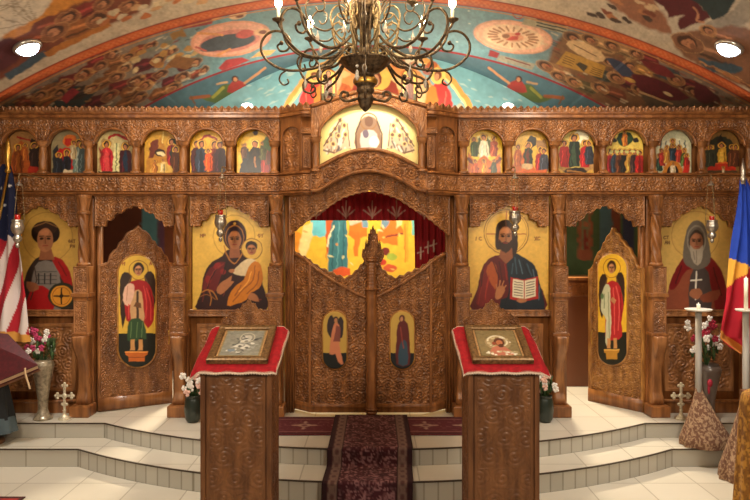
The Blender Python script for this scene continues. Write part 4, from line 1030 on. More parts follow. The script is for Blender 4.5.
icon('large gold icon of a grey-hooded bearded person in a maroon cloak', 661, 742, 311.5, 204, D0+.055, p_monk)

# ---- the row of arched feast icons
def hill(c, x, y, w, h, col): c.poly([(x-w, y), (x-w*.7, y-h*.6), (x-w*.2, y-h*.75), (x, y-h), (x+w*.4, y-h*.6), (x+w, y)], col, .9, 2)
def fe1(c, x):
    c.C[:] = lin((176, 134, 84)); c.poly([(x-14, 174), (x-12, 150), (x-4, 140), (x+2, 150), (x+6, 174)], (188, 104, 46), 1, 2); c.line([(x-8, 136), (x+8, 141)], 2, (168, 44, 36)); c.poly([(x+4, 160), (x+6, 138), (x+15, 140), (x+15, 160)], (60, 42, 34), 1)
    c.fig(x-7, 172, 26, (150, 84, 44), (190, 120, 60)); c.fig(x+9, 168, 24, (64, 44, 40)); c.poly([(x+2, 174), (x+4, 165), (x+13, 167), (x+15, 174)], (190, 62, 40), .8); c.fig(x, 160, 16, (190, 110, 50))
def fe2(c, x):
    c.C[:] = lin((164, 150, 116)); c.poly([(x-17, 174), (x-17, 150), (x-12, 144), (x-8, 174)], (52, 58, 64), 1); c.ell(x, 140, 7, 6, (220, 130, 60)); c.poly([(x-12, 164), (x-13, 152), (x-6, 147), (x+4, 150), (x+7, 166), (x-2, 170)], (196, 40, 36), .8, 2); c.fig(x-3, 174, 22, (48, 54, 70), (36, 36, 44))
    c.ell(x-1, 141, 4, 4, (200, 60, 44)); c.fig(x+9, 172, 30, (120, 138, 130), (176, 186, 170)); c.fig(x+14, 172, 28, (92, 106, 104)); c.poly([(x-9, 174), (x-6, 169), (x+3, 170), (x+4, 174)], (222, 206, 176)); c.fig(x-11, 174, 20, (44, 50, 60)); c.fig(x+4, 158, 16, (200, 180, 140))
def fe3(c, x):
    c.C[:] = lin((206, 190, 140)); c.poly([(x-17, 150), (x-14, 138), (x-6, 138), (x-4, 170), (x-17, 170)], (176, 150, 104), 1); c.line([(x-7, 137), (x+2, 134), (x+12, 139)], 2.4, (176, 40, 40), .8, 4); c.poly([(x-3, 172), (x-2, 142), (x+3, 142), (x+4, 172)], (228, 222, 170), 1); c.line([(x+.5, 142), (x+.5, 170)], 1, (110, 126, 84))
    c.fig(x-9, 171, 28, (196, 48, 64), (220, 90, 90), w=.4); c.fig(x+10, 172, 27, (84, 26, 36), (40, 62, 84), w=.42); c.poly([(x-17, 175), (x-17, 171), (x+17, 171), (x+17, 175)], (52, 48, 36), .8); c.poly([(x-15, 160), (x-17, 146), (x-12, 152)], (150, 50, 50), .8)
def fe4(c, x):
    c.C[:] = lin((206, 164, 70)); hill(c, x-2, 174, 15, 38, (190, 140, 60)); c.poly([(x-14, 158), (x-12, 142), (x-4, 138), (x-6, 152)], (124, 62, 40), 1, 2); c.ell(x-3, 152, 5, 4, (70, 44, 30)); c.ell(x-2, 153, 4, 2, (230, 214, 170), 20); c.fig(x+9, 166, 26, (150, 40, 40), (60, 60, 54)); c.fig(x+13, 172, 24, (104, 60, 34)); c.poly([(x-12, 174), (x-8, 164), (x+4, 162), (x+10, 174)], (214, 180, 96), 1, 2); c.fig(x-8, 172, 12, (180, 120, 60)); c.fig(x, 172, 12, (224, 200, 140)); c.ell(x+13, 140, 3, 3, (60, 70, 50)); c.line([(x, 130), (x, 142)], .9, (236, 216, 140))
def fe5(c, x):
    c.C[:] = lin((232, 190, 70)); c.ring(x, 146, 10, 11, 2.2, (164, 36, 32)); c.poly([(x-8, 172), (x-6, 150), (x+6, 150), (x+8, 172)], (226, 150, 50), 1)
    for q, r_ in ((-12, (92, 30, 40)), (-7, (60, 74, 96)), (6, (150, 60, 44)), (12, (72, 34, 50))): c.fig(x+q, 172, 29, r_, tuple(k*.7 for k in r_))
    c.fig(x, 170, 20, (212, 100, 40)); c.poly([(x-16, 175), (x-16, 171), (x+16, 171), (x+16, 175)], (74, 46, 34), .8)
def fe6(c, x):
    c.C[:] = lin((238, 198, 70)); c.poly([(x-16, 172), (x-12, 158), (x-8, 148), (x-3, 158), (x-4, 174)], (44, 50, 60), 1, 2); c.fig(x, 172, 30, (26, 26, 30), (60, 44, 36), halo=(250, 220, 120)); c.poly([(x-6, 174), (x-8, 160), (x, 154), (x+7, 162), (x+6, 174)], (24, 24, 30), 1, 2); c.line([(x, 166), (x, 156)], 2, (176, 124, 80))
    c.fig(x+11, 172, 26, (170, 44, 34)); c.fig(x+14, 164, 26, (120, 60, 40)); c.fig(x+8, 160, 18, (90, 90, 50)); c.poly([(x+8, 146), (x+10, 136), (x+16, 138), (x+16, 150)], (86, 110, 60), 1, 2); c.ell(x, 132, 3, 2.4, (80, 60, 40)); c.fig(x-11, 158, 14, (100, 66, 50))
def fe7(c, x):
    c.C[:] = lin((238, 204, 84)); c.ell(x, 146, 11, 12, (222, 214, 150)); c.ell(x, 146, 8.4, 10, (92, 104, 60)); c.fig(x, 160, 24, (232, 224, 200)); c.fig(x-10, 156, 18, (76, 96, 60)); c.fig(x+10, 156, 18, (170, 84, 50)); c.poly([(x-17, 176), (x-16, 152), (x-8, 162), (x, 154), (x+8, 162), (x+16, 152), (x+17, 176)], (206, 120, 40), 1)
    c.line([(x-16, 158), (x-6, 168)], 3, (112, 50, 36)); c.line([(x+16, 158), (x+6, 168)], 3, (112, 50, 36)); c.fig(x-9, 175, 14, (196, 96, 36)); c.fig(x, 175, 15, (220, 150, 50)); c.fig(x+10, 175, 15, (70, 80, 54))
def fe8(c, x):
    c.C[:] = lin((222, 184, 82)); c.ell(x+2, 141, 5, 6, (38, 40, 26)); c.line([(x+2, 146), (x+1, 158)], 1, (70, 46, 30)); hill(c, x-6, 175, 13, 26, (204, 116, 48)); c.fig(x-2, 166, 22, (44, 62, 46), (120, 54, 40)); c.ell(x-3, 166, 6, 3, (206, 180, 140)); c.poly([(x+7, 174), (x+7, 140), (x+17, 138), (x+17, 174)], (166, 130, 84), 1); c.fig(x+10, 172, 23, (160, 44, 46)); c.fig(x+14, 172, 22, (70, 74, 90)); c.fig(x-12, 166, 20, (184, 104, 50)); c.poly([(x-17, 176), (x-17, 171), (x+17, 169), (x+17, 176)], (206, 110, 50), 1)
def fe9(c, x):
    c.C[:] = lin((214, 194, 110)); c.ell(x+6, 136, 8, 7, (240, 236, 206)); hill(c, x-12, 170, 8, 30, (176, 140, 80)); hill(c, x+13, 170, 8, 30, (186, 150, 100)); c.fig(x-1, 166, 30, (38, 58, 44), (70, 92, 70)); c.fig(x-11, 166, 24, (172, 40, 36)); c.fig(x+10, 167, 25, (186, 38, 44)); c.fig(x+14, 164, 22, (60, 66, 80)); c.ell(x, 171, 12, 4, (40, 28, 24)); c.line([(x-8, 170), (x+8, 172)], 1.4, (176, 130, 70)); c.poly([(x-17, 176), (x-17, 168), (x-8, 173), (x+8, 173), (x+17, 168), (x+17, 176)], (212, 176, 90), 1)
def fe10(c, x):
    c.C[:] = lin((228, 204, 110)); c.ell(x, 138, 8, 7.4, (52, 82, 50)); c.fig(x, 145, 14, (214, 130, 50)); c.ell(x-11, 139, 3, 2.4, (60, 60, 46), -20); c.ell(x+11, 139, 3.4, 2.4, (50, 46, 46), 20)
    for k, r_ in enumerate(((170, 40, 50), (60, 80, 96), (120, 70, 40), (40, 42, 40), (206, 160, 80), (80, 60, 60), (186, 44, 40))): c.fig(x-15+k*5, 173, 22, r_, tuple(j*.75 for j in r_))
    for k in range(6): c.ell(x-14+k*5.4, 151, 2, 1.6, (206, 206, 140))
def fe11(c, x):
    c.C[:] = lin((206, 206, 176)); c.poly([(x-17, 158), (x-15, 142), (x-6, 138), (x+6, 138), (x+15, 142), (x+17, 158)], (226, 224, 198), 1); [c.line([(x+q, 140), (x+q, 152)], 1.2, (110, 126, 124)) for q in (-12, -7, 7, 12)]; c.fig(x, 158, 18, (70, 50, 44))
    for k in range(7):
        t = math.pi*(k+.5)/7; c.fig(x-14*math.cos(t), 170-12*math.sin(t)+3, 16, [(60, 92, 78), (180, 60, 50), (196, 140, 70), (52, 70, 84), (186, 70, 56), (90, 110, 60), (170, 50, 44)][k])
    c.ell(x, 172, 10, 12, (206, 140, 60)); c.ell(x, 173, 6, 8, (44, 28, 24)); c.fig(x, 175, 12, (232, 214, 180)); c.poly([(x+10, 174), (x+10, 166), (x+17, 163), (x+17, 174)], (206, 60, 44), 1)
def fe12(c, x):
    c.C[:] = lin((150, 116, 66)); c.ell(x, 150, 14, 15, (60, 62, 44)); c.poly([(x-5, 142), (x, 132), (x+5, 142)], (44, 44, 36), 1); c.fig(x+1, 166, 22, (206, 160, 60), (230, 190, 90)); c.poly([(x-14, 170), (x-12, 163), (x+13, 162), (x+15, 170)], (196, 62, 40), .8); c.line([(x-13, 163), (x+13, 162)], 1.6, (226, 120, 60))
    for q in (-14, -10, 11, 15): c.fig(x+q, 166, 20, [(70, 74, 56), (110, 66, 40)][q % 2]); 
    c.poly([(x-17, 176), (x-17, 170), (x+17, 170), (x+17, 176)], (96, 74, 50), .8); c.fig(x+2, 176, 9, (214, 190, 150))
FE = [('dim arched feast icon with orange robed figures beside the flag tip', fe1), ('arched feast icon with kneeling red figure and pale teal figures', fe2), ('arched feast icon of red winged visitor and seated dark-robed figure', fe3),
      ('arched feast icon of ochre mountain with cave', fe4), ('arched feast icon of crowned figures under a red arch on gold', fe5), ('bright gold arched feast icon with black-robed central figure', fe6),
      ('bright gold arched feast icon with white figure in a green oval', fe7), ('arched feast icon of rider, dark round tree and red townsfolk', fe8), ('arched feast icon of dark green figure between two red figures', fe9),
      ('arched feast icon of a standing row below a green disc', fe10), ('arched feast icon of figures seated around an orange arch doorway', fe11), ('dim arched feast icon with a red bed before dark figures', fe12)]
for (lab, fn), cx in zip(FE, LC[1:7]+RC[0:6]):
    icon(lab, cx-18.6, cx+18.6, 174.5, lambda u, cx=cx: 147-18.6*np.sqrt(np.maximum(1-((u-cx)/18.62)**2, 0)), D0+.06,
         lambda c, fn=fn, cx=cx: (c.warp(.8, 2.6, cx), fn(c, cx), c.mottle(2.2, .22, 2), setattr(c, 'C', c.C**1.22*1.08)), 'arched feast icons above the screen', 2.2)
def p_supper(c):
    c.C[:] = lin((244, 226, 150)); rnd = random.Random(3)
    c.ell(369, 140, 40, 26, (250, 240, 200)); hz = (150, 120, 96)
    for q in (-1, 1):
        M = lambda a, b: (369+q*a, b)
        c.poly([M(44, 153), M(42, 146), M(34, 130), M(28, 121), M(22, 126), M(20, 140), M(18, 150), M(30, 155)], (214, 196, 168), 1.2, 2)
        for k in range(34):
            u, v = rnd.uniform(20, 42), rnd.uniform(124, 152)
            if v < 120+(u-26)*1.7: continue
            c.line([M(u, v), M(u+rnd.uniform(-1, 3), v+rnd.uniform(3, 7))], rnd.uniform(.9, 2.2), rnd.choice(((96, 70, 62), (250, 246, 236), (250, 246, 236), (150, 116, 96), (84, 74, 84), (186, 130, 100))), 1, al=.8)  # white strokes paint blown-out highlights into the figures
        for b_, d_ in ((28, 123), (33, 131), (37, 137), (41, 144), (24, 128), (23, 137), (30, 138), (35, 146)): c.ell(*M(b_, d_), 2.6, 2.6, (236, 206, 140)); c.ell(*M(b_, d_), 1.5, 1.8, (120, 80, 60))
        c.line([M(44, 148), M(34, 132), M(27, 121)], 1.3, (110, 84, 70)); c.line([M(21, 126), M(19, 148)], 1, (120, 92, 78)); c.line([M(18, 151), M(30, 156), M(44, 152)], 1.6, (120, 90, 74))
    c.poly([(357, 152), (356, 136), (360, 124), (369, 118), (378, 124), (381, 136), (380, 152)], (150, 116, 92), 1.2, 2); c.ring(369, 124, 8, 8, 1.4, (150, 106, 66)); c.ell(369, 124, 4, 5, (110, 70, 50)); c.line([(357, 152), (356, 136), (361, 124)], 1.4, (90, 62, 50)); c.line([(381, 152), (382, 136), (377, 124)], 1.4, (90, 62, 50)); c.poly([(362, 152), (361, 136), (369, 132), (377, 136), (376, 152)], (206, 206, 206), 1, 2); c.ell(366, 136, 3, 4, (110, 96, 120)); c.ell(374, 144, 5, 6, (250, 248, 240))
    c.line([(357, 153), (369, 150), (381, 153)], 1.4, (120, 90, 70)); c.poly([(330, 158), (345, 151), (393, 151), (408, 158), (406, 164), (332, 164)], (236, 214, 150), 1)
icon('brightly lit pale gold icon of a supper under the central arch', 321, 417, sym([(321, 172), (335, 166), (355, 158), (369, 156)], 369), sym([(321, 137), (323, 131), (327, 125), (335, 117.5), (345, 111.2), (357, 107.6), (369, 106.4)], 369), 6.80, p_supper, None, 2)
# two small panels standing on the central arch
def p_top(q):
    def f(c):
        c.C[:] = lin((244, 206, 96)); x = 329.5 if q < 0 else 438
        c.mix(np.nonzero(c.Y > 97)[0], np.ones((c.Y > 97).sum()), (74, 78, 44)); c.fig(x, 104, 27, (126, 54, 36), (96, 40, 30), w=.26)
    return f
for q, (a, b) in ((-1, (321.5, 337.5)), (1, (402 if False else 400.5, 416.5))):
    cx = (a+b)/2
    st = thing('panel_icon', 'small arched standing panel left of the chandelier base' if q < 0 else 'small arched standing panel right of the chandelier base', 'icon', (ux(cx), 6.78, wz(105)), 'panels standing on the central arch')
    def p2(c, cx=cx):
        c.C[:] = lin((244, 206, 96)); c.mix(np.nonzero(c.Y > 97)[0], np.ones((c.Y > 97).sum()), (74, 78, 44)); c.fig(cx, 103, 26, (126, 54, 36), (96, 40, 30), w=.28)
    slab('frame', a, b, 106, lambda u, cx=cx: 81-8.5*np.sqrt(np.maximum(1-((u-cx)/8.01)**2, 0)), flat(6.79), .05, WOOD_G, st, res=2, nv=4)
    slab('painted_panel', a+1.6, b-1.6, 104, lambda u, cx=cx: 81-6.8*np.sqrt(np.maximum(1-((u-cx)/6.41)**2, 0)), flat(6.775), .012, ICON, st, res=3, paint=p2)
# curtain behind the gate
def p_curtain(c):
    c.C[:] = lin((138, 12, 22)); c.mottle(6, .16, 2)
    for x in (312, 344, 372, 398, 428):
        for a in (-50, -20, 20, 50): c.line([(x, 215), (x+12*math.sin(math.radians(a)), 215-11*math.cos(math.radians(a)))], 1.6, (180, 140, 124), .8)
        c.line([(x, 217), (x, 198)], 1.2, (190, 150, 130))
    for (x, y) in ((424, 254), (432, 248), (438, 246)): c.line([(x-3, y), (x+3, y-2)], 1.6, (190, 160, 140)); c.line([(x, y-6), (x, y+6)], 1.6, (190, 160, 140))
cb = [(286, 219), (416.8, 219.2), (417, 219.5), (417.6, 270), (455, 272)]
tag(slab('curtain', 286, 455, cb, 188, flat(lambda u: 7.45+.02*np.sin(u*.9)), .006, CLOTH, None, res=1.8, paint=p_curtain), 'dark red embroidered curtain hanging behind the central gate', 'curtain')
# cabinet standing in the altar room behind the right door
kb = thing('cabinet', 'dark carved wooden cabinet in the altar room behind right door', 'cabinet', (2.75, 8.3, ZP))
def at8(px): return (px-375)*8.2/FPX
box('body', at8(552), at8(616), 8.2, 8.75, ZP, 1.66, mat('dark_wood', (112, 66, 38), .5), kb, .01)
slab('carved_rail', 552, 616, 1, 0, lambda u, w, d: (at8(u)*1.0+0*w, 8.19-d, 1.46+.17*(1-w)), .02, WOOD, kb, nu=90, nv=20, hf=lambda U, W_: .014*carve(U, W_*14, 7, 3))
box('top', at8(550), at8(618), 8.16, 8.78, 1.66, 1.70, WOOD_G, kb, .008)

# ================================================================== objects in front of the screen
# ---- carpets
def carpet(name, label, ptsL, width, paint, cat='rug', n_u=70):
    """ptsL: centre line (x, y, z); width along x"""
    p = np.asarray(ptsL, float); q = [p[0]]
    for a, b in zip(p[:-1], p[1:]):
        k = max(1, int(np.linalg.norm(b-a)/.012)); q += [a+(b-a)*(i+1)/k for i in range(k)]
    q = np.array(q); s = np.concatenate([[0], np.cumsum(np.linalg.norm(np.diff(q, axis=0), axis=1))])
    u = np.linspace(-.5, .5, n_u); n = len(q)
    U, Sg = np.meshgrid(u*width, s)
    c = Canvas(U*100, Sg*100, (90, 20, 30)); paint(c, s[-1]*100)
    top = np.stack([q[:, :1]+u[None]*width, np.repeat(q[:, 1:2], n_u, 1), np.repeat(q[:, 2:], n_u, 1)], -1).reshape(-1, 3)
    T = np.gradient(q, axis=0); N = np.stack([np.zeros(n), -T[:, 2], T[:, 1]], -1); N /= np.linalg.norm(N, axis=1)[:, None]+1e-9
    N[N[:, 2]+abs(N[:, 1]) * 0 < 0] *= -1
    bot = top-np.repeat(N, n_u, 0)*.008
    i, j = np.meshgrid(np.arange(n-1), np.arange(n_u-1), indexing='ij'); a = (i*n_u+j).ravel(); o = n*n_u
    F = [np.stack([a, a+1, a+n_u+1, a+n_u], -1)]
    k = np.arange(n-1)*n_u; F += [np.stack([k, k+n_u, o+k+n_u, o+k], -1), np.stack([k+n_u-1, o+k+n_u-1, o+k+2*n_u-1, k+2*n_u-1], -1)]
    k = np.arange(n_u-1); F += [np.stack([k, o+k, o+k+1, k+1], -1), np.stack([k+(n-1)*n_u, k+1+(n-1)*n_u, o+k+1+(n-1)*n_u, o+k+(n-1)*n_u], -1)]
    ob = mesh_obj(name, np.vstack([top, bot]), np.vstack(F), CARPET, None, np.vstack([c.C, c.C*.5]))
    return tag(ob, label, cat)
def p_runner(c, L):
    x, y = c.X, c.Y
    n = vnoise(x/1.3, y/1.3, 1); m = vnoise(x/4, y/4, 2)
    base = lin((66, 20, 28)); pink = lin((156, 112, 112)); dark = lin((48, 14, 22))
    k = np.clip((n-.55)*6, 0, 1)[:, None]*.75; c.C = base*(1-k)+pink*k
    k = np.clip((m-.6)*5, 0, 1)[:, None]*.7; c.C = c.C*(1-k)+dark*k
    for yy in np.arange(20, L, 46): c.ring(0, yy, 7, 10, 1.2, (140, 92, 92), al=.45); [c.ell(q*15, yy+12, 2.5, 4, (140, 92, 92), al=.4) for q in (-1, 1)]
    ax = np.abs(x)
    def stripe(a, b, col, al=1):
        i = (ax > a) & (ax < b); c.C[i] = c.C[i]*(1-al)+al*lin(col)
    stripe(33.5, 40, (44, 14, 20)); stripe(25, 33.5, (120, 96, 84), .85); stripe(24, 25.2, (46, 16, 22)); stripe(32.6, 33.8, (60, 24, 28))
    i = (ax > 26) & (ax < 32.4); z = np.sin(y/1.9)*np.cos((ax-29)/1.3); kk = np.clip(z*2, 0, 1)[:, None]*.7; C2 = c.C*(1-kk)+lin((70, 26, 34))*kk; c.C[i] = C2[i]
def p_strip(c, L):
    x, y = c.X, c.Y
    n = vnoise(x/2, y/2, 5); c.C = np.tile(lin((84, 20, 28)), (len(x), 1)); k = np.clip((n-.7)*5, 0, 1)[:, None]*.35; c.C = c.C*(1-k)+lin((140, 90, 86))*k
    for xx in np.arange(-160, 170, 40):
        for (dx, dy, rx, ry) in ((0, 0, 7, 5), (9, 0, 4, 2), (-9, 0, 4, 2), (0, 10, 2, 4), (0, -10, 2, 4)): c.ell(xx+15+dx, L/2+dy, rx, ry, (168, 136, 116), al=.75)
        c.ell(xx+15, L/2, 3, 2.4, (90, 26, 34))
    for a in (4, L-4): c.line([(-200, a), (200, a)], 2.4, (44, 14, 20)); c.line([(-200, a+(6 if a < 20 else -6)), (200, a+(6 if a < 20 else -6))], 1.2, (150, 116, 100), al=.7)
carpet('rug', 'maroon patterned rug lying crosswise on the platform before the gate', [(-.05, 6.76, ZP+.012), (-.05, 6.14, ZP+.012)], 3.1, p_strip, n_u=220)
xm = -.04
e1, e2 = float(edge_d(np.array([0.]), 2.73, 6.57, 5.75)[0]), 5.37
carpet('carpet_runner', 'dark red patterned carpet runner flowing down the middle of the steps', [(xm, 6.79, ZP+.026), (xm, e1-.02, ZP+.024), (xm-.006, e1-.035, ZP+.008), (xm-.008, e1-.05, .20), (xm-.01, e1-.06, .186), (xm-.02, e2-.02, .186), (xm-.024, e2-.035, .172), (xm-.026, e2-.05, .03), (xm-.03, e2-.06, .014), (xm-.05, 3.2, .012)], .75, p_runner, 'carpet')
carpet('rug', 'red rug corner on the nave floor at the lower left edge', [(-3.6, 5.47, .012), (-3.6, 4.2, .012)], 1.32, lambda c, L: (c.C.__setitem__(slice(None), lin((150, 40, 34))), [c.line([(-66, 2), (66, 2)], 4, (60, 24, 20)), c.line([(-70, 3), (-70, L)], 3, (60, 24, 20)), c.line([(65, 0), (65, L)], 3, (60, 24, 20))]))

# ---- the two icon lecterns
VELVET = noise_mat('red_velvet', (150, 8, 24), (182, 16, 34), (30, 30, 30), .85)
FRINGE = noise_mat('pale_fringe', (206, 180, 160), (232, 212, 192), (160, 160, 160), .9)
FRAME = noise_mat('old_gilt_frame', (96, 72, 44), (146, 112, 72), (60, 60, 60), .4, .35)
FRAME_IN = noise_mat('pale_gilt_slip', (178, 136, 90), (206, 166, 118), (60, 60, 60), .5, .2)
def lectern(xc, side, labels, paint, crest_green):
    yf, yb, hw = 4.38, 4.80, .224
    zf, zb = 1.312, 1.495
    t = thing('icon_lectern', labels[0], 'lectern', (xc, (yf+yb)/2, 0), 'icon lecterns at the foot of the steps')
    V = [(xc-hw, yf, 0.06), (xc+hw, yf, .06), (xc+hw, yb, .06), (xc-hw, yb, .06), (xc-hw, yf, zf), (xc+hw, yf, zf), (xc+hw, yb, zb), (xc-hw, yb, zb)]
    mesh_obj('body', V, [(3, 2, 1, 0), (4, 5, 6, 7), (0, 1, 5, 4), (2, 3, 7, 6), (1, 2, 6, 5), (3, 0, 4, 7)], WOOD_D, t, smooth=False)
    k = 4.4/FPX
    fr = lambda u, w, d: (xc+u*k, yf-.002-d, w*k)
    wtop = zf/k-8
    slab('front_panel', -hw/k+4, hw/k-4, 18, wtop, fr, .012, WOOD_D, t, res=1.9, amp=.006, p=23, border=2.4, seed=int(abs(xc)*10))
    for q in (-1, 1): box('corner_post', xc+q*hw-.016, xc+q*hw+.016, yf-.014, yf+.02, .06, zf-.01, WOOD_D, t, .004)
    fs = lambda u, w, d: (xc-side*(hw+.002+d), (yf+yb)/2+u*k, w*k)
    slab('side_panel', -24, 24, 18, wtop, fs if side < 0 else (lambda u, w, d: (xc-side*(hw+.002+d), (yf+yb)/2-u*k, w*k)), .012, WOOD_D, t, res=1.6, amp=.006, p=23, border=2.4, seed=8)
    box('base', xc-hw-.04, xc+hw+.04, yf-.04, yb+.04, 0, .075, WOOD_D, t, .012)
    # carved crest at the back edge
    ct = sym([(-27.5, 2), (-24, 6), (-22, 5), (-18, 9.5), (-16, 8.5), (-12, 13.5), (-9, 12.5), (-6, 18), (-3, 18.5), (0, 23)], 0)
    kk = 4.84/FPX
    slab('crest', -27.5, 27.5, -6, lambda u: crv(ct)(u)+1.0*np.abs(np.sin(u*1.3)), lambda u, w, d: (xc+.004*side+u*kk, yb+.03-d, zb+.055+w*kk*1.05), .022, WOOD, t, res=2.6, amp=.013, p=8, border=.9, seed=4)
    # the slope frame: a along x, b up the slope
    sl = Vector((0, yb-yf, zb-zf)); Ls = sl.length; sl.normalize(); nn = Vector((0, -sl.z, sl.y))
    def on(a, b, h): p = Vector((xc, yf, zf))+Vector((1, 0, 0))*a+sl*b+nn*h; return (p.x, p.y, p.z)
    # velvet cover with its fringe
    na, nbv = 41, 33
    rot = 0.0
    A, B = np.meshgrid(np.linspace(-.30, .30, na), np.linspace(-.022, Ls+.06, nbv))
    V = []
    for a, b in zip(A.ravel(), B.ravel()):
        a2 = a+.022*side*(1-b/Ls); b2 = b-rot*a
        over = max(0, abs(a2)-hw-.03); front = max(0, -b2)
        p = Vector(on(a2, max(b2, -.02), .006))
        p.z -= over*.55+front*1.0+.006*math.sin(a*38+b*20)*min(1, (over+front)*22)
        p.y -= min(front, .02)*.6; p.x -= math.copysign(over*.25, a2) if over else 0
        V.append(tuple(p))
    top = np.array(V); bot = top-np.array([0, -.005, .005])
    i, j = np.meshgrid(np.arange(nbv-1), np.arange(na-1), indexing='ij'); a_ = (i*na+j).ravel(); o_ = na*nbv
    F = np.vstack([np.stack([a_, a_+1, a_+na+1, a_+na], -1), np.stack([o_+a_, o_+a_+na, o_+a_+na+1, o_+a_+1], -1)])
    cl = mesh_obj('velvet_cloth', np.vstack([top, bot]), F, VELVET); tag(cl, labels[1], 'cloth', 'red velvet lectern cloths')
    G = top.reshape(nbv, na, 3)
    ringp = np.vstack([G[0, :], G[1:, -1], G[-1, -2::-1], G[-2:0:-1, 0]])
    m = len(ringp); ctr = ringp.mean(0)
    rp = np.vstack([ringp, ringp[:1]]); dl = np.concatenate([[0], np.cumsum(np.linalg.norm(np.diff(rp, axis=0), axis=1))])
    n = 260; tt = np.linspace(0, dl[-1], n, endpoint=False); R = np.stack([np.interp(tt, dl, rp[:, k_]) for k_ in range(3)], 1)
    outd = R-ctr; outd[:, 2] = 0; outd /= np.linalg.norm(outd, axis=1)[:, None]
    w1 = np.where(np.arange(n) % 2 == 0, .022, .013)[:, None]
    Va = R+outd*-.004+[0, 0, .004]; Vb = R+outd*w1*.45-np.array([0, 0, 1])*w1*.9
    Vc = Va-[0, 0, .003]; Vd = Vb-outd*.003
    VV = np.vstack([Va, Vb, Vc, Vd]); F = []
    for q in range(n):
        r = (q+1) % n; F += [(q, r, n+r, n+q), (2*n+q, 3*n+q, 3*n+r, 2*n+r), (n+q, n+r, 3*n+r, 3*n+q), (q, 2*n+q, 2*n+r, r)]
    mesh_obj('fringe', VV, F, FRINGE, cl)['label'] = 'pale beaded fringe'
    # framed icon lying on the cloth
    ic = thing('framed_icon', labels[2], 'icon', on(0, .03, .02), 'framed icons lying on the lecterns')
    fw, fb0, fb1 = .207, .022, Ls+.015
    def bar(name, a0, a1, b0, b1, h0, h1, m_):
        bev = .008
        V = [on(a0, b0, h0), on(a1, b0, h0), on(a1, b1, h0), on(a0, b1, h0), on(a0, b0, h1-bev), on(a1, b0, h1-bev), on(a1, b1, h1-bev), on(a0, b1, h1-bev), on(a0+bev, b0+bev, h1), on(a1-bev, b0+bev, h1), on(a1-bev, b1-bev, h1), on(a0+bev, b1-bev, h1)]
        return mesh_obj(name, V, [(3, 2, 1, 0), (0, 1, 5, 4), (1, 2, 6, 5), (2, 3, 7, 6), (3, 0, 4, 7), (4, 5, 9, 8), (5, 6, 10, 9), (6, 7, 11, 10), (7, 4, 8, 11), (8, 9, 10, 11)], m_, ic, smooth=False)
    bar('frame', -fw, -fw+.05, fb0, fb1, .012, .05, FRAME); bar('frame', fw-.05, fw, fb0, fb1, .012, .05, FRAME)
    bar('frame', -fw, fw, fb0, fb0+.045, .012, .052, FRAME); bar('frame', -fw, fw, fb1-.05, fb1, .012, .052, FRAME)
    bar('slip', -fw+.045, fw-.045, fb0+.04, fb1-.045, .012, .034, FRAME_IN)
    px0 = fw-.066; py0, py1 = fb0+.058, fb1-.062
    slab('picture', -50, 50, 60, -60, lambda u, w, d: tuple(np.array(Vector((xc, yf, zf)))[k_]+(1 if k_ == 0 else 0)*u/50*px0+sl[k_]*((py0+py1)/2-w/60*(py1-py0)/2)+nn[k_]*(.036+d) for k_ in range(3)), .004, ICON, ic, res=.8, paint=paint,
         hf=lambda U, W_: .004*vnoise(U/6, W_/6, 4))
def p_silver(c):
    rnd = random.Random(5); c.C[:] = lin((142, 144, 136)); c.mottle(9, .25, 1)
    c.ell(6, -26, 20, 24, (146, 146, 138)); c.ell(8, -22, 12, 14, (196, 196, 190))
    for k in range(46): c.ell(rnd.gauss(4, 16), rnd.uniform(-30, 50), rnd.uniform(2, 8), rnd.uniform(1.5, 4), rnd.choice(((214, 214, 208), (90, 96, 96), (166, 170, 168), (60, 66, 70), (232, 232, 226))), rnd.uniform(-60, 60), 2)
    for q in ((4, -8), (-8, 14), (10, 22)): c.ell(q[0], q[1], 12, 7, (220, 220, 214), -20, 2); c.ell(q[0]+4, q[1]+2, 5, 4, (84, 86, 84), 0, 2)
    c.ell(-22, 34, 10, 6, (120, 140, 160)); c.ring(8, -24, 18, 21, 2, (210, 206, 190))
    for a in ((-49, -59, 49, -59), (-49, 59, 49, 59), (-49, -59, -49, 59), (49, -59, 49, 59)): c.line([a[:2], a[2:]], 4, (150, 134, 96))
def p_gilt(c):
    rnd = random.Random(6); c.C[:] = lin((138, 122, 84)); c.mottle(8, .2, 1)
    c.ell(0, 0, 32, 32, (170, 148, 108)); c.ring(0, -6, 24, 26, 5, (232, 224, 200), soft=2)
    for k in range(34):
        t = rnd.uniform(0, 6.28); c.ell(4+27*math.cos(t), 22*math.sin(t)-2, rnd.uniform(2, 5), rnd.uniform(2, 4), rnd.choice(((244, 240, 226), (206, 190, 150), (160, 140, 100))), 0, 2)
    c.poly([(-24, 56), (-18, 24), (0, 14), (18, 24), (32, 56)], (196, 118, 96), 2, 2); c.ell(4, -4, 13, 19, (90, 44, 28)); c.ell(4, 0, 8, 12, (190, 120, 84)); c.ell(6, 14, 7, 8, (84, 44, 30)); c.ell(-10, 4, 5, 8, (150, 70, 44))
    for k in range(26): c.ell(rnd.uniform(-34, 40), rnd.uniform(38, 56), rnd.uniform(2, 5), rnd.uniform(2, 4), rnd.choice(((240, 236, 220), (200, 184, 146))), 0, 2)
    for a in ((-49, -59, 49, -59), (-49, 59, 49, 59), (-49, -59, -49, 59), (49, -59, 49, 59)): c.line([a[:2], a[2:]], 3, (110, 94, 60))
lectern(-.934, -1, ('carved wooden lectern bearing the silver-covered icon', 'red velvet cloth under the silver-covered framed icon', 'framed icon with silver relief cover lying on red cloth'), p_silver, True)
lectern(.866, 1, ('carved wooden lectern bearing the gilt icon with a brown-haired figure', 'red velvet cloth under the gilt framed icon', 'gilt framed icon with brown-haired figure lying on red cloth'), p_gilt, False)

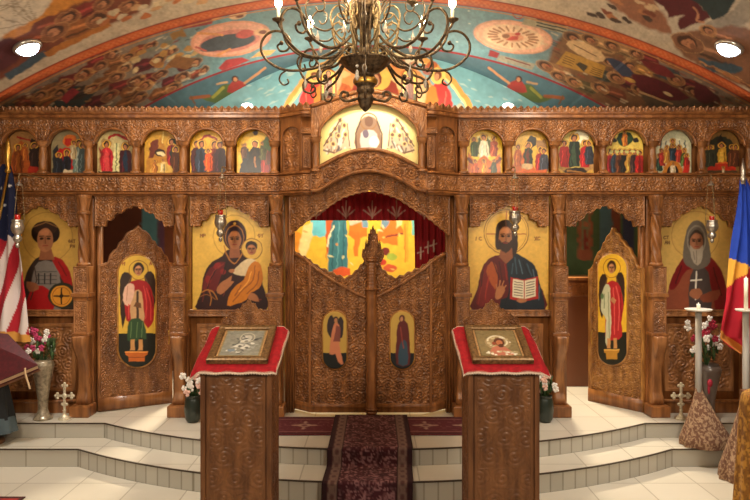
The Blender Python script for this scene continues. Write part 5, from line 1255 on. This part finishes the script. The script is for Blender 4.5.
# ---- hanging oil lamps before the large icons
LAMPG = 'silver oil lamps hanging before the large icons'
def oil_lamp(px, ycap, yred, ybot, D, label, px_top=None):
    s = D/FPX; x = (px-375)*s; Zp = lambda w: EYE+(240-w)*s
    px_top = px if px_top is None else px_top; xt = (px_top-375)*s
    t = thing('hanging_oil_lamp', label, 'oil lamp', (x, D, Zp(ybot)), LAMPG)
    # wall hook, top cap, three chains, silver bowl with red glass and drop finial
    tube('hook', [(xt, 6.93, Zp(ycap-9)), (xt, D+.06, Zp(ycap-9.6)), (xt, D, Zp(ycap-8)), (xt, D, Zp(ycap-3))], .006, BRONZE, t, 6)
    lathe('cap', [(.004, Zp(ycap-3)), (.008, Zp(ycap-1.4)), (.018, Zp(ycap)), (.034, Zp(ycap+1.8)), (.036, Zp(ycap+2.4)), (.01, Zp(ycap+2.7))], SILVER, t, 16, (xt, D, 0))
    for k in range(3):
        a = k*2.094+.5
        p0 = Vector((xt+.03*math.cos(a), D+.03*math.sin(a), Zp(ycap+2.2))); p1 = Vector((x+.062*math.cos(a), D+.062*math.sin(a), Zp(yred+8)))
        m_ = MB(); n = 26
        for i in range(n):
            q = p0.lerp(p1, (i+.5)/n); V, F = ball_vf(q, .0045, .0045, (p1-p0).length/n*.52, 5, 4); m_.add(V, F)
        m_.build('chain', BRONZE, t)
    sc = (ybot-yred)/30.
    Zq = lambda v: Zp(yred+v*sc)
    lathe('red_glass', [(.012, Zq(9)), (.022, Zq(6)), (.025, Zq(3)), (.027, Zq(.2)), (.023, Zq(.2)), (.016, Zq(4))], REDGLASS, t, 18, (x, D, 0))['label'] = 'red glass cup'
    lathe('bowl', [(.030, Zq(5.2)), (.050, Zq(4.6)), (.052, Zq(5.4)), (.050, Zq(7.4)), (.056, Zq(9.2)), (.060, Zq(11.4)), (.056, Zq(14)), (.045, Zq(16)), (.032, Zq(17.4)), (.026, Zq(18.4)), (.036, Zq(19.6)), (.042, Zq(21.4)), (.036, Zq(23.4)), (.018, Zq(25)), (.014, Zq(26)), (.020, Zq(27)), (.018, Zq(28.6)), (.005, Zq(30))], SILVER, t, 24, (x, D, 0), sub=3, rfun=lambda T, Z: 1+.06*np.cos(8*T))
oil_lamp(17.5, 183, 214.5, 248, 6.42, 'silver oil lamp hanging in front of the soldier icon', 19)
oil_lamp(220.5, 176, 210, 242, 6.62, 'silver oil lamp hanging before the mother and child icon', 222)
oil_lamp(515, 176, 206.5, 236, 6.62, 'silver oil lamp hanging before the icon of the man with book')
oil_lamp(712, 183, 216, 243, 6.62, 'silver oil lamp hanging before the hooded person icon', 711)

# ---- vases, bouquets, crosses
GLASSV = noise_mat('mottled_pewter_vase', (118, 106, 86), (168, 154, 130), (30, 30, 30), .3, .2)
FROST = mat('frosted_glass', (120, 104, 94), .3, 0, .3, trans=.6)
def dz(px, py, D): p = P3(px, py, D); return p
def bouquet(name, label, loc, spread, h, cols, n, seed, leafm=GREENLEAF):
    rnd = random.Random(seed); t = thing(name, label, 'flowers', loc)
    base = Vector(loc); lf = MB()
    for k in range(16):
        a = rnd.uniform(0, 6.28); r = rnd.uniform(.3, 1)*spread; z = rnd.uniform(.15, .9)*h
        p0 = base+Vector((0, 0, -.04)); p2 = base+Vector((r*math.cos(a), r*math.sin(a)*.8, z)); p1 = p0.lerp(p2, .5)+Vector((0, 0, h*.12))
        V, F = tube_vf([p0, p1, p2], .0035, 5, 3); lf.add(V, F)
        V, F = ball_vf(p1.lerp(p2, .5), .012, .03, .05, 6, 5); lf.add(V, F)
    lf.build('foliage', leafm, t)
    for k in range(n):
        a = rnd.uniform(0, 6.28); r = math.sqrt(rnd.random())*spread; z = h*(.25+.75*rnd.random()); c = base+Vector((r*math.cos(a), r*math.sin(a)*.7-.02, z))
        m_ = cols[k % len(cols)]; f = MB(); s = rnd.uniform(.024, .036)
        for q in range(5):
            b = q*1.2566+rnd.random(); V, F = ball_vf(c+Vector((s*.7*math.cos(b), -.006, s*.7*math.sin(b))), s*.55, s*.28, s*.55, 7, 5); f.add(V, F)
        V, F = ball_vf(c+Vector((0, -.014, 0)), s*.3, s*.3, s*.3, 6, 4); f.add(V, F)
        f.build('blossom', m_, t)
    return t
WHITEF = mat('white_petals', (232, 226, 218), .7); PINKF = mat('pink_petals', (176, 52, 96), .7); REDF = mat('red_petals', (150, 22, 48), .7); BLUSH = mat('blush_petals', (228, 186, 172), .7)
def vase_prof(h, r): return [(r*.0, 0), (r*.86, 0), (r*.9, h*.02), (r*.62, h*.07), (r*.44, h*.16), (r*.46, h*.3), (r*.66, h*.58), (r*.92, h*.82), (r*1.0, h*.9), (r*.9, h*.96), (r*.72, h*.985), (r*.78, h), (r*.7, h), (r*.6, h*.95)]
b = dz(43, 419, 6.72); b.z = ZP
t = thing('vase', 'tall slim pewter-toned vase on the platform beside the small cross', 'vase', b)
lathe('body', vase_prof(.62, .108), GLASSV, t, 28, tuple(b), sub=3, cap=False)
bouquet('flower_bouquet', 'bouquet of white and pink flowers in the tall left vase', (b.x, b.y, b.z+.61), .16, .32, [WHITEF, PINKF, WHITEF, PINKF], 18, 2)
b = dz(709, 420, 6.72); b.z = ZP
t = thing('vase', 'frosted glass vase standing behind the candle stand', 'vase', b)
lathe('body', vase_prof(.57, .12), FROST, t, 28, tuple(b), sub=3, cap=False)
b0 = (b.x-.03, b.y, b.z+.56)
bouquet('flower_bouquet', 'bouquet of white and deep red flowers behind the candle stand', b0, .2, .50, [WHITEF, REDF, WHITEF], 30, 7)
def cross(px, label, ybase, ytop, D):
    s = D/FPX; x = (px-375)*s; z0 = ZP; h = (ybase-ytop)*s
    t = thing('standing_cross', label, 'cross', (x, D, z0), 'small metal crosses standing on the platform')
    lathe('base', [(.0, 0), (.062, 0), (.064, .012), (.05, .02), (.03, .034), (.02, .05), (.014, .08), (.02, .09), (.012, .1)], GOLDS, t, 20, (x, D, z0))
    f = MB(); cz = z0+h*.66; r = h*.20
    V, F = box_vf(x-.012, x+.012, D-.008, D+.008, z0+.09, z0+h-.02, .004); f.add(V, F); V, F = box_vf(x-r, x+r, D-.0075, D+.0075, cz-.012, cz+.012, .004); f.add(V, F)
    for (a, c_) in ((-r, 0), (r, 0), (0, h*.29), (0, -h*.24)):
        for (p, q) in ((0, 0), (.022 if a == 0 else 0, .022 if a else 0), (-.022 if a == 0 else 0, -.022 if a else 0), (math.copysign(.02, a) if a else 0, math.copysign(.02, c_) if not a else 0)):
            V, F = ball_vf((x+a+p, D, cz+c_+q), .017, .009, .017, 8, 6); f.add(V, F)
    V, F = ball_vf((x, D-.004, cz), .03, .01, .03, 10, 6); f.add(V, F)
    f.build('cross', GOLDS, t)
GOLDS = noise_mat('pale_gold', (190, 178, 148), (234, 224, 200), (60, 60, 60), .3, .4)
cross(64.5, 'small ornate metal cross standing beside the tall left vase', 417, 382, 6.72)
cross(681, 'small ornate metal cross standing by the candle stand', 417, 382, 6.72)
DPOT = mat('dark_green_pot', (34, 44, 36), .3, 0, .3)
for px, lab, cols, sd in ((193, 'dark pot of pale blush flowers beside left lectern', [BLUSH, WHITEF], 11), (545, 'dark pot of white flowers beside right lectern', [WHITEF, WHITEF, BLUSH], 12)):
    b = dz(px, 416, 6.62); b.z = ZP
    t = thing('flower_pot', lab.replace('of pale blush flowers', 'holding blush flowers').replace('of white flowers', 'holding white flowers'), 'pot', b)
    lathe('body', [(0, 0), (.055, 0), (.075, .03), (.088, .12), (.08, .22), (.07, .25), (.076, .27), (.066, .27), (.05, .2)], DPOT, t, 22, tuple(b), sub=2, cap=False)
    bouquet('flower_bouquet', 'blush flowers with dark leaves in pot left of the gate' if px < 375 else 'white flowers with dark leaves in pot right of the gate', (b.x, b.y, b.z+.25), .11, .24, cols, 16, sd)

# ---- flags
def flag(name, label, outl, D, paint, pole_pts, tip, fringe=None, amp=.035, mt=CLOTH, off=0.):
    """outl: rows (y, x_left, x_right) of the hanging cloth, photo-measured at depth D"""
    o = np.asarray(outl, float); s = D/FPX
    yy = np.linspace(o[0, 0], o[-1, 0], 150); xl = np.interp(yy, o[:, 0], o[:, 1]); xr = np.interp(yy, o[:, 0], o[:, 2])
    nu = 80; t = np.linspace(0, 1, nu)
    U = xl[:, None]+(xr-xl)[:, None]*t; Y = np.repeat(yy[:, None], nu, 1)
    c = Canvas(U, Y); paint(c)
    dep = D-amp*(np.sin(t[None]*21+Y*.022)+.5*np.sin(t[None]*9-Y*.03))*np.clip((Y-yy[0])/60, .25, 1)-off
    V = np.stack([(U-375)*s, dep, EYE+(240-Y)*s], -1).reshape(-1, 3)
    n = 150; i, j = np.meshgrid(np.arange(n-1), np.arange(nu-1), indexing='ij'); a = (i*nu+j).ravel()
    root = thing(name, label, 'flag', (pole_pts[-1][0], pole_pts[-1][1], pole_pts[-1][2]))
    tube('pole', pole_pts, .014, GOLDM if off == 0 else WOOD_G, root, 10, 1)
    lathe('finial', [(a_, b_) for a_, b_ in tip[1]], tip[2], root, 14, tip[0])
    V2 = V+np.array([0, .004, 0]); o_ = len(V)
    F = np.vstack([np.stack([a, a+nu, a+nu+1, a+1], -1), np.stack([o_+a, o_+a+1, o_+a+nu+1, o_+a+nu], -1)])
    mesh_obj('cloth', np.vstack([V, V2]), F, mt, root, np.vstack([c.C, c.C]))
    return root
GOLDF = (196, 140, 60)
def p_us(c):
    x, y = c.X, c.Y
    # stripes run down the hanging cloth with a slant
    ph = (x+(y-240)*.28-5)/9.4
    c.C = np.where((np.mod(ph, 2) >= 1)[:, None], lin((168, 24, 40)), lin((216, 204, 200)))
    cant = y < 238+3*np.sin(x*.5)
    c.C[cant] = lin((22, 28, 62))
    rnd = random.Random(2)
    for (a, b) in ((3, 205), (14, 222), (6, 231), (16, 198), (10, 186), (-4, 220), (-8, 200), (15, 176), (1, 188), (7, 216)):
        st = []
        for k in range(10):
            r = 2.0 if k % 2 == 0 else .8; t = -math.pi/2+k*math.pi/5; st.append((a+r*math.cos(t), b+r*math.sin(t)))
        c.poly(st, (226, 222, 220), .5)
    c.mix(np.nonzero(y > 330+(x-0)*.18)[0], np.ones((y > 330+x*.18).sum()), GOLDF)
zb = .0
flag('flag', 'American stars and stripes flag hanging on a gold-tipped pole', [(164, 2, 10), (175, -4, 13), (200, -12, 17), (235, -18, 20), (262, -24, 24), (300, -30, 27), (334, -34, 28), (342, -35, 30)], 6.60, p_us,
     [tuple(P3(8, 172, 6.585)), (P3(-16, 300, 6.6).x, 6.6, P3(0, 300, 6.6).z), (P3(-34, 440, 6.62).x, 6.62, ZP)], (tuple(P3(8, 172, 6.585)), [(.012, -.02), (.03, 0), (.03, .02), (.016, .04), (.03, .1), (.034, .2), (.022, .3), (.004, .36)], GOLDM))
def p_ro(c):
    x, y = c.X, c.Y
    c.C[:] = lin((26, 62, 168)); c.mottle(8, .12, 2)
    b1 = 258+(x-730)*.42; b2 = 287-(x-728)*.8
    yel = (y > b1); c.C[yel] = lin((226, 166, 60))
    red = (y > b2) & (y > b1) ; c.C[red] = lin((176, 20, 40))
    red2 = (x > 737) & (y > 296); c.C[red2] = lin((176, 20, 40))
    f = np.abs(y-(334+(x-719)*.72)) < 4.5; c.C[f & (x < 752)] = lin((196, 124, 50))
    f = np.abs(y-(350+(x-735)*-.2)) < 3; c.C[f & (x > 732)] = lin((196, 124, 50))
flag('flag', 'blue, yellow and red flag with gold fringe hanging from a spear-tipped pole', [(178, 740, 746), (190, 739.5, 752), (215, 737, 757), (250, 732, 764), (265, 730, 768), (300, 726, 772), (325, 720, 774), (338, 718, 774), (346, 727, 774), (353, 738, 774)], 6.30, p_ro,
     [tuple(P3(743, 178, 6.30)), (P3(747, 200, 6.35).x, 6.35, P3(0, 200, 6.35).z), (P3(766, 440, 6.38).x, 6.38, .17)], (tuple(P3(743, 181, 6.29)), [(.02, -.03), (.022, .0), (.03, .03), (.018, .05), (.026, .08), (.022, .12), (.004, .22)], SILVER), off=.001, amp=.03)

# ---- candle stands with brocade covers
def p_bro(c0, c1, c2, sc):
    def f(c):
        n = vnoise(c.X/sc, c.Y/sc, 3); m = vnoise(c.X/sc*2.1, c.Y/sc*2.1, 6)
        c.C = np.tile(lin(c0), (len(c.X), 1)); k = np.clip((n-.45)*7, 0, 1)[:, None]; c.C = c.C*(1-k)+lin(c1)*k; k = np.clip((m-.62)*7, 0, 1)[:, None]*.8; c.C = c.C*(1-k)+lin(c2)*k
    return f
def skirt(name, cx, cy, z0, z1, prof, sx, sy, folds, paint, parent, seed=0, lean=0.):
    n, m = 240, 110
    th = np.linspace(0, 2*math.pi, n, endpoint=False); t = np.linspace(0, 1, m)
    T, Q = np.meshgrid(th, t); R = np.interp(Q, [p[0] for p in prof], [p[1] for p in prof])
    R = R*(1+folds*np.sin(T*7+seed+1.5*np.sin(T*2))*(1-Q)**.7)
    V = np.stack([cx+lean*(1-Q)+R*np.cos(T)*sx, cy+R*np.sin(T)*sy, z0+(z1-z0)*Q], -1).reshape(-1, 3)
    c = Canvas((T-4.712)*R*100, Q*(z1-z0)*100).warp(.8, 3); paint(c)
    F = []
    for i in range(m-1):
        for j in range(n): k = (j+1) % n; F.append((i*n+j, i*n+k, (i+1)*n+k, (i+1)*n+j))
    F.append(tuple(range(n-1, -1, -1))); F.append(tuple((m-1)*n+j for j in range(n)))
    return mesh_obj(name, V, F, CLOTH, parent, c.C)
def candle_stand(px, D, zb, label, ch, cr, yplate=309.5, ycov=388, hem=.245, sx=1.0, sy=.72, wplate=13, lean=.085):
    s = D/FPX; x = (px-375)*s; Zp = lambda w: EYE+(240-w)*s
    t = thing('candle_stand', label, 'candle stand', (x, D, zb), 'tall candle stands with brocade covers')
    lathe('foot', [(.0, 0), (.12, 0), (.12, .012), (.03, .03), (.0, .03)], STEEL, t, 20, (x, D, zb))
    lathe('pole', [(.03, zb+.02), (.029, Zp(yplate+1))], STEEL, t, 16, (x, D, 0))
    lathe('drip_plate', [(.02, Zp(yplate+2)), (wplate*s*.9, Zp(yplate+1)), (wplate*s, Zp(yplate-.6)), (wplate*s*.96, Zp(yplate-.8)), (.02, Zp(yplate))], ENAMEL, t, 26, (x, D, 0))
    cd = lathe('candle', [(.017, Zp(yplate)), (.017, Zp(yplate-ch)), (.004, Zp(yplate-ch-.2)), (.003, Zp(yplate-ch-1.6))], CANDLE, None, 14, (x, D, 0))
    tag(cd, 'short white candle stub on the stand before the glass vase' if ch < 12 else 'tall white candle on the stand at the right edge', 'candle', 'white candles on the stands')
    cv = skirt('brocade_cover', x, D, zb+.004, Zp(ycov), [(0, hem), (.12, hem*.97), (.5, hem*.56), (.8, hem*.28), (.94, hem*.16), (1, hem*.13)], sx, sy, .07, p_bro((118, 84, 64), (172, 142, 112), (102, 64, 54), 1.5), t, px, lean)
    if cr: 
        f = MB(); V, F = ball_vf((x+.085, D-.05, Zp(382)), .028, .02, .04, 8, 6); f.add(V, F); V, F = ball_vf((x+.075, D-.05, Zp(388)), .014, .012, .05, 8, 6); f.add(V, F); f.build('red_bow', REDF, t)
candle_stand(698.5, 6.33, .17, 'candle stand with short candle in front of glass vase', 5.5, True)
candle_stand(746, 5.9, 0, 'candle stand with tall candle by the blue flag', 32, False, 310, 392, .23, 1, .8, 10, 0)
# gold brocade draped table at the right edge
GB = thing('draped_stand', 'stand draped in gold brocade at the lower right edge', 'stand', (3.04, 5.0, 0))
skirt('brocade_cover', 3.085, 5.0, .01, 1.0, [(0, .30), (.1, .295), (.6, .27), (.93, .255), (.98, .24), (1, .2)], 1, .8, .05, p_bro((128, 84, 26), (176, 126, 48), (100, 62, 20), 3.4), GB, 2)
box('top', 3.085-.2, 3.085+.2, 4.85, 5.15, .95, .99, WOOD_D, GB, .006)

# ---- reading stand with a red book at the left edge
RS = thing('book_stand', 'dark draped book stand at the left edge beside the flag', 'book stand', (-3.82, 6.42, .17))
DARKC = noise_mat('dark_cloth', (22, 24, 26), (40, 42, 44), (20, 20, 20), .9); GREYB = noise_mat('blue_grey_cloth', (66, 80, 88), (90, 104, 110), (30, 30, 30), .9)
def ps(px, py, D=6.35): return P3(px, py, D)
skirt('drape', -3.80, 6.39, .42, .90, [(0, .24), (.5, .20), (1, .14)], 1, .7, .08, lambda c: (c.C.__setitem__(slice(None), lin((26, 28, 30)))), RS)
skirt('under_drape', -3.80, 6.39, .29, .44, [(0, .27), (1, .25)], 1, .7, .05, lambda c: (c.C.__setitem__(slice(None), lin((72, 86, 92)))), RS)
lathe('post', [(.04, .17), (.03, .3), (.03, .93)], WOOD_D, RS, 12, (-3.80, 6.40, 0)); lathe('foot', [(0, .17), (.14, .17), (.14, .2), (.03, .22)], WOOD_D, RS, 16, (-3.80, 6.40, 0))
BK = thing('book', 'large closed red book with ribbon lying on the left stand', 'book', tuple(ps(10, 375)))
A_ = [ps(38, 365, 6.30), ps(8, 334, 6.48), ps(-40, 330, 6.42), ps(-8, 384, 6.22)]
REDB = noise_mat('red_leather', (66, 9, 17), (86, 15, 24), (30, 30, 30), .55)
nb_ = (A_[1]-A_[0]).cross(A_[2]-A_[0]).normalized(); nb_ = nb_ if nb_.z > 0 else -nb_
def prism(name, pts, h0, h1, m_, parent, sh=0.0):
    c_ = sum(pts, Vector())/len(pts); q = [p+(c_-p)*sh for p in pts]
    V = [tuple(p+nb_*h0) for p in q]+[tuple(p+nb_*h1) for p in q]; n = len(q)
    fl = 1
    F = [tuple(range(n-1, -1, -1)), tuple(range(n, 2*n))]+[(i, (i+1) % n, n+(i+1) % n, n+i) for i in range(n)]
    return mesh_obj(name, V, F, m_, parent, smooth=False)
prism('cover', A_, -.008, .004, REDB, BK); prism('cover', A_, -.075, -.066, REDB, BK); prism('pages', A_, -.066, -.008, mat('page_edges', (206, 176, 140), .8), BK, .03)
rb = [tuple(ps(*q)) for q in ((25, 368, 6.21), (25.5, 374, 6.21), (27.5, 381, 6.21), (30, 389, 6.21))]
tube('ribbon', rb, .009, mat('cream_ribbon', (206, 176, 136), .8), BK, 6)
prism('desk', A_, -.10, -.076, WOOD_D, RS, -.02)

WALLGLOW = mat('wall_lamp_glow', (255, 255, 255), .3, 0, 0, (255, 250, 236), 2.2)
# ---- ceiling lamps
def ceil_lamp(name, px, py, D, r, label, power):
    p = P3(px, py, D)
    t = thing(name, label, 'ceiling lamp', p)
    X_, D_ = p.x, p.y
    gx = float(vault_h(np.array(X_+.05), np.array(D_))-vault_h(np.array(X_-.05), np.array(D_)))/.1
    n = Vector((gx, 0, -1)).normalized()
    m_ = n.to_track_quat('Z', 'Y').to_matrix()
    def put(nm, prof, mt):
        V, F = lathe_vf(prof, 32); V = (np.asarray(V) @ np.array(m_).T)+np.array(p)
        return mesh_obj(nm, V, F, mt, t)
    put('rim', [(r*1.0, -.03), (r*1.22, 0), (r*1.22, .015), (r*1.05, .03), (r*.98, .015)], SILVER)
    put('lens', [(0.001, -.01), (r*.98, -.01), (r*.98, .016), (r*.8, .046), (r*.5, .066), (.001, .075)], SPOTGLOW)
    light('lamp_beam', 'SPOT', p+n*.06, power, (1, .93, .82), p+Vector((0, .12, -2)), .3, 84, 1.0)
def hit(px, py):
    lo = 3.0
    for D in np.linspace(3, 9.1, 1200):
        X_ = (px-375)*D/FPX; z = (240-py)*D/FPX
        if z >= float(vault_h(np.array(X_), np.array(D))): return D
    return 9
for px, py, q in ((27, 46.5, 'left'), (729.5, 47, 'right')):
    D = hit(px, py)
    ceil_lamp('ceiling_spotlight', px, py, D-.02, .10, 'glowing round ceiling lamp on the %s slope of the vault' % q, 430)
for px, lab in ((247, 'small glowing lamp on the painted end wall, left'), (508, 'small glowing lamp on the painted end wall, right')):
    p = P3(px, 106, 9.1); t = thing('wall_lamp', lab, 'wall lamp', p)
    V, F = ball_vf(p, .085, .05, .045, 18, 10); mesh_obj('glow_shade', V, F, WALLGLOW, t); V, F = box_vf(p.x-.03, p.x+.03, p.y, DEND, p.z-.03, p.z+.03, .005); mesh_obj('bracket', V, F, BRONZE, t)

# ---- chandelier
CX, CY = -.075, 5.1
k5 = CY/FPX
def cz(py): return EYE+(240-py)*k5
CH = thing('chandelier', 'large wrought iron chandelier with scrolling arms and glowing bulbs', 'chandelier', (CX, CY, cz(110)))
lathe('finial', [(.006, cz(112)), (.02, cz(110)), (.04, cz(107)), (.05, cz(103)), (.062, cz(98)), (.05, cz(94)), (.05, cz(93))], IRON, CH, 20, (CX, CY, 0), sub=4, rfun=lambda T, Z: 1+.1*np.cos(8*T))
lathe('hub', [(.05, cz(94)), (.072, cz(91)), (.066, cz(88)), (.074, cz(86)), (.088, cz(84)), (.088, cz(79)), (.074, cz(77)), (.07, cz(74)), (.09, cz(73)), (.12, cz(71)), (.16, cz(67)), (.195, cz(62.5)), (.205, cz(61)), (.20, cz(60)), (.12, cz(60.5)), (.05, cz(60)), (.045, cz(30)), (.07, cz(26)), (.09, cz(16)), (.13, cz(8)), (.1, cz(4)), (.05, cz(-6)), (.05, cz(-28)), (.02, cz(-32))], IRON, CH, 28, (CX, CY, 0), sub=2, rfun=lambda T, Z: 1+.05*np.cos(12*T)*(Z > cz(74))*(Z < cz(60)))
lathe('gold_band', [(.089, cz(84.4)), (.094, cz(83)), (.094, cz(80)), (.089, cz(78.6))], GOLDM, CH, 24, (CX, CY, 0), rfun=lambda T, Z: 1+.03*np.cos(16*T))
for k in range(6):
    a = k*math.pi/3+.39
    lathe('leaf', [(.008, cz(60)), (.013, cz(52)), (.010, cz(46)), (.017, cz(38)), (.012, cz(28)), (.02, cz(18)), (.012, cz(8)), (.006, cz(4))], BRONZE, CH, 8, (CX+.10*math.cos(a), CY+.10*math.sin(a), 0), sub=2)
def arm_pts(prof, a): return [(CX+r*k5*math.cos(a), CY+r*k5*math.sin(a), cz(y)) for r, y in prof]
SCROLL = [(22, 50), (30, 56), (44, 66), (62, 70), (80, 70), (94, 64), (103, 54), (104, 43), (98, 34), (89, 31), (80, 34), (75, 42), (78, 50), (85, 51), (88, 46), (84, 43)]
SWEEP = [(20, 40), (30, 50), (44, 57), (58, 57), (70, 52), (79, 42), (83, 30), (86, 26), (87, 21)]
LOWSC = [(26, 52), (36, 64), (46, 74), (56, 78), (62, 84), (61, 91), (54, 93), (50, 89), (53, 86)]
DROP = [(78, 70), (84, 74), (86, 80), (82, 85), (77, 83), (78, 79)]
UPPER = [(14, 46), (22, 44), (31, 37), (36, 27), (36, 17), (30, 10), (23, 11), (20, 17), (23, 22), (28, 21), (29, 17)]
OUTUP = [(34, 32), (42, 36), (52, 34), (60, 26), (62, 15), (57, 6), (49, 4), (43, 9), (44, 16), (49, 18), (52, 14)]
INNER = [(16, 56), (26, 50), (34, 40), (34, 30), (27, 26), (22, 31), (26, 36)]
ROD = [(13, 60), (13, 20), (30, -10), (36, -26), (20, -30)]
def candle_unit(r, y, a, parent, cup=10):
    x, yy, z = CX+r*k5*math.cos(a), CY+r*k5*math.sin(a), cz(y)
    lathe('drip_cup', [(.008, z-.03), (.02, z-.012), (.045, z), (.05, z+.01), (.046, z+.012), (.016, z+.004)], IRON, parent, 16, (x, yy, 0))
    lathe('candle_sleeve', [(.013, z), (.013, z+.095), (.008, z+.098)], CANDLE, parent, 10, (x, yy, 0))
    lathe('bulb', [(.006, z+.096), (.022, z+.110), (.032, z+.136), (.022, z+.166), (.003, z+.20)], BULB, parent, 12, (x, yy, 0), sub=2)
    light('bulb_light', 'POINT', (x, yy, z+.21), BULB_W, (1, .80, .52), None, .03)
BULB_W = 9.0
for k in range(8):
    a = k*math.pi/4
    ar = bpy.data.objects.new('arm', None); ar.empty_display_size = .1; link(ar, CH, None, (CX, CY, cz(50)))
    tube('sweep', arm_pts(SWEEP, a), [.013, .011, .009], IRON, ar, 8, 5); tube('scroll', arm_pts(SCROLL, a), [.011, .0105, .008], IRON, ar, 8, 5)
    tube('lower_scroll', arm_pts(LOWSC, a), [.011, .010, .008], IRON, ar, 8, 5); tube('drop_scroll', arm_pts(DROP, a), .007, IRON, ar, 7, 5)
    [mesh_obj('boss', *ball_vf(arm_pts([q_], a)[0], .018, .018, .019, 8, 6), IRON, ar) for q_ in ((84, 43), (53, 86), (62, 70))]
    candle_unit(87, 20.5, a, ar)
    # crystal drop
    p = Vector(arm_pts([(60, 74)], a)[0]); V, F = lathe_vf([(.002, 0), (.004, -.03), (.014, -.06), (.018, -.075), (.012, -.10), (.002, -.115)], 6, tuple(p)); mesh_obj('crystal', V, F, CRYSTAL, ar, smooth=False)
    b_ = a+math.pi/8
    up = bpy.data.objects.new('upper_arm', None); up.empty_display_size = .1; link(up, CH, None, (CX, CY, cz(40)))
    tube('scroll', arm_pts(UPPER, b_), [.008, .007, .006], BRONZE, up, 7, 5); tube('outer_scroll', arm_pts(OUTUP, b_), [.008, .007, .006], IRON, up, 7, 5); tube('inner_scroll', arm_pts(INNER, b_), .007, BRONZE, up, 7, 5); tube('rod', arm_pts(ROD, b_), .0075, IRON, up, 7, 5)
    if k % 2 == 0: candle_unit(52, -4, b_, up)
    p = Vector(arm_pts([(50, 35)], b_)[0]); V, F = lathe_vf([(.002, 0), (.004, -.03), (.013, -.055), (.017, -.07), (.011, -.09), (.002, -.10)], 6, tuple(p)); mesh_obj('crystal', V, F, CRYSTAL, up, smooth=False)
for k in range(4):
    a = k*math.pi/2+.0
    tube('foot_scroll', arm_pts([(4, 97), (12, 100), (20, 101), (25, 97), (23, 92), (18, 93), (19, 97)], a), .011, IRON, CH, 8, 5)
for px, py, D in ((357, 66, 4.86), (357, 72, 4.86)):
    p = P3(px, py, D); V, F = ball_vf(p, .012, .012, .012, 8, 6); mesh_obj('crystal', V, F, CRYSTAL, CH)
p = P3(357, 76, 4.86); V, F = lathe_vf([(.002, .05), (.012, .02), (.02, -.01), (.002, -.035)], 6, tuple(p)); mesh_obj('crystal', V, F, CRYSTAL, CH, smooth=False)
m_ = MB()
ztop = EYE+float(vault_h(np.array(CX), np.array(CY)))
z = cz(-30)
i = 0
while z < ztop:
    t_ = np.linspace(0, 2*math.pi, 13)[:-1]; pts = [(CX+(.018*math.cos(q) if i % 2 == 0 else 0), CY+(.018*math.cos(q) if i % 2 else 0), z+.03*math.sin(q)) for q in t_]
    V, F = tube_vf(pts+[pts[0]], .005, 6, 1); m_.add(V, F); z += .045; i += 1
m_.build('chain', IRON, CH)
lathe('ceiling_rose', [(.02, ztop-.05), (.05, ztop-.03), (.08, ztop-.005), (.08, ztop+.02)], BRONZE, CH, 18, (CX, CY, 0))
tube('cable', [(357*k5-375*k5, 4.9, cz(62)), (355*k5-375*k5, 4.95, cz(20)), (360*k5-375*k5, 5.0, cz(-30))], .006, IRON, CH, 6, 4)
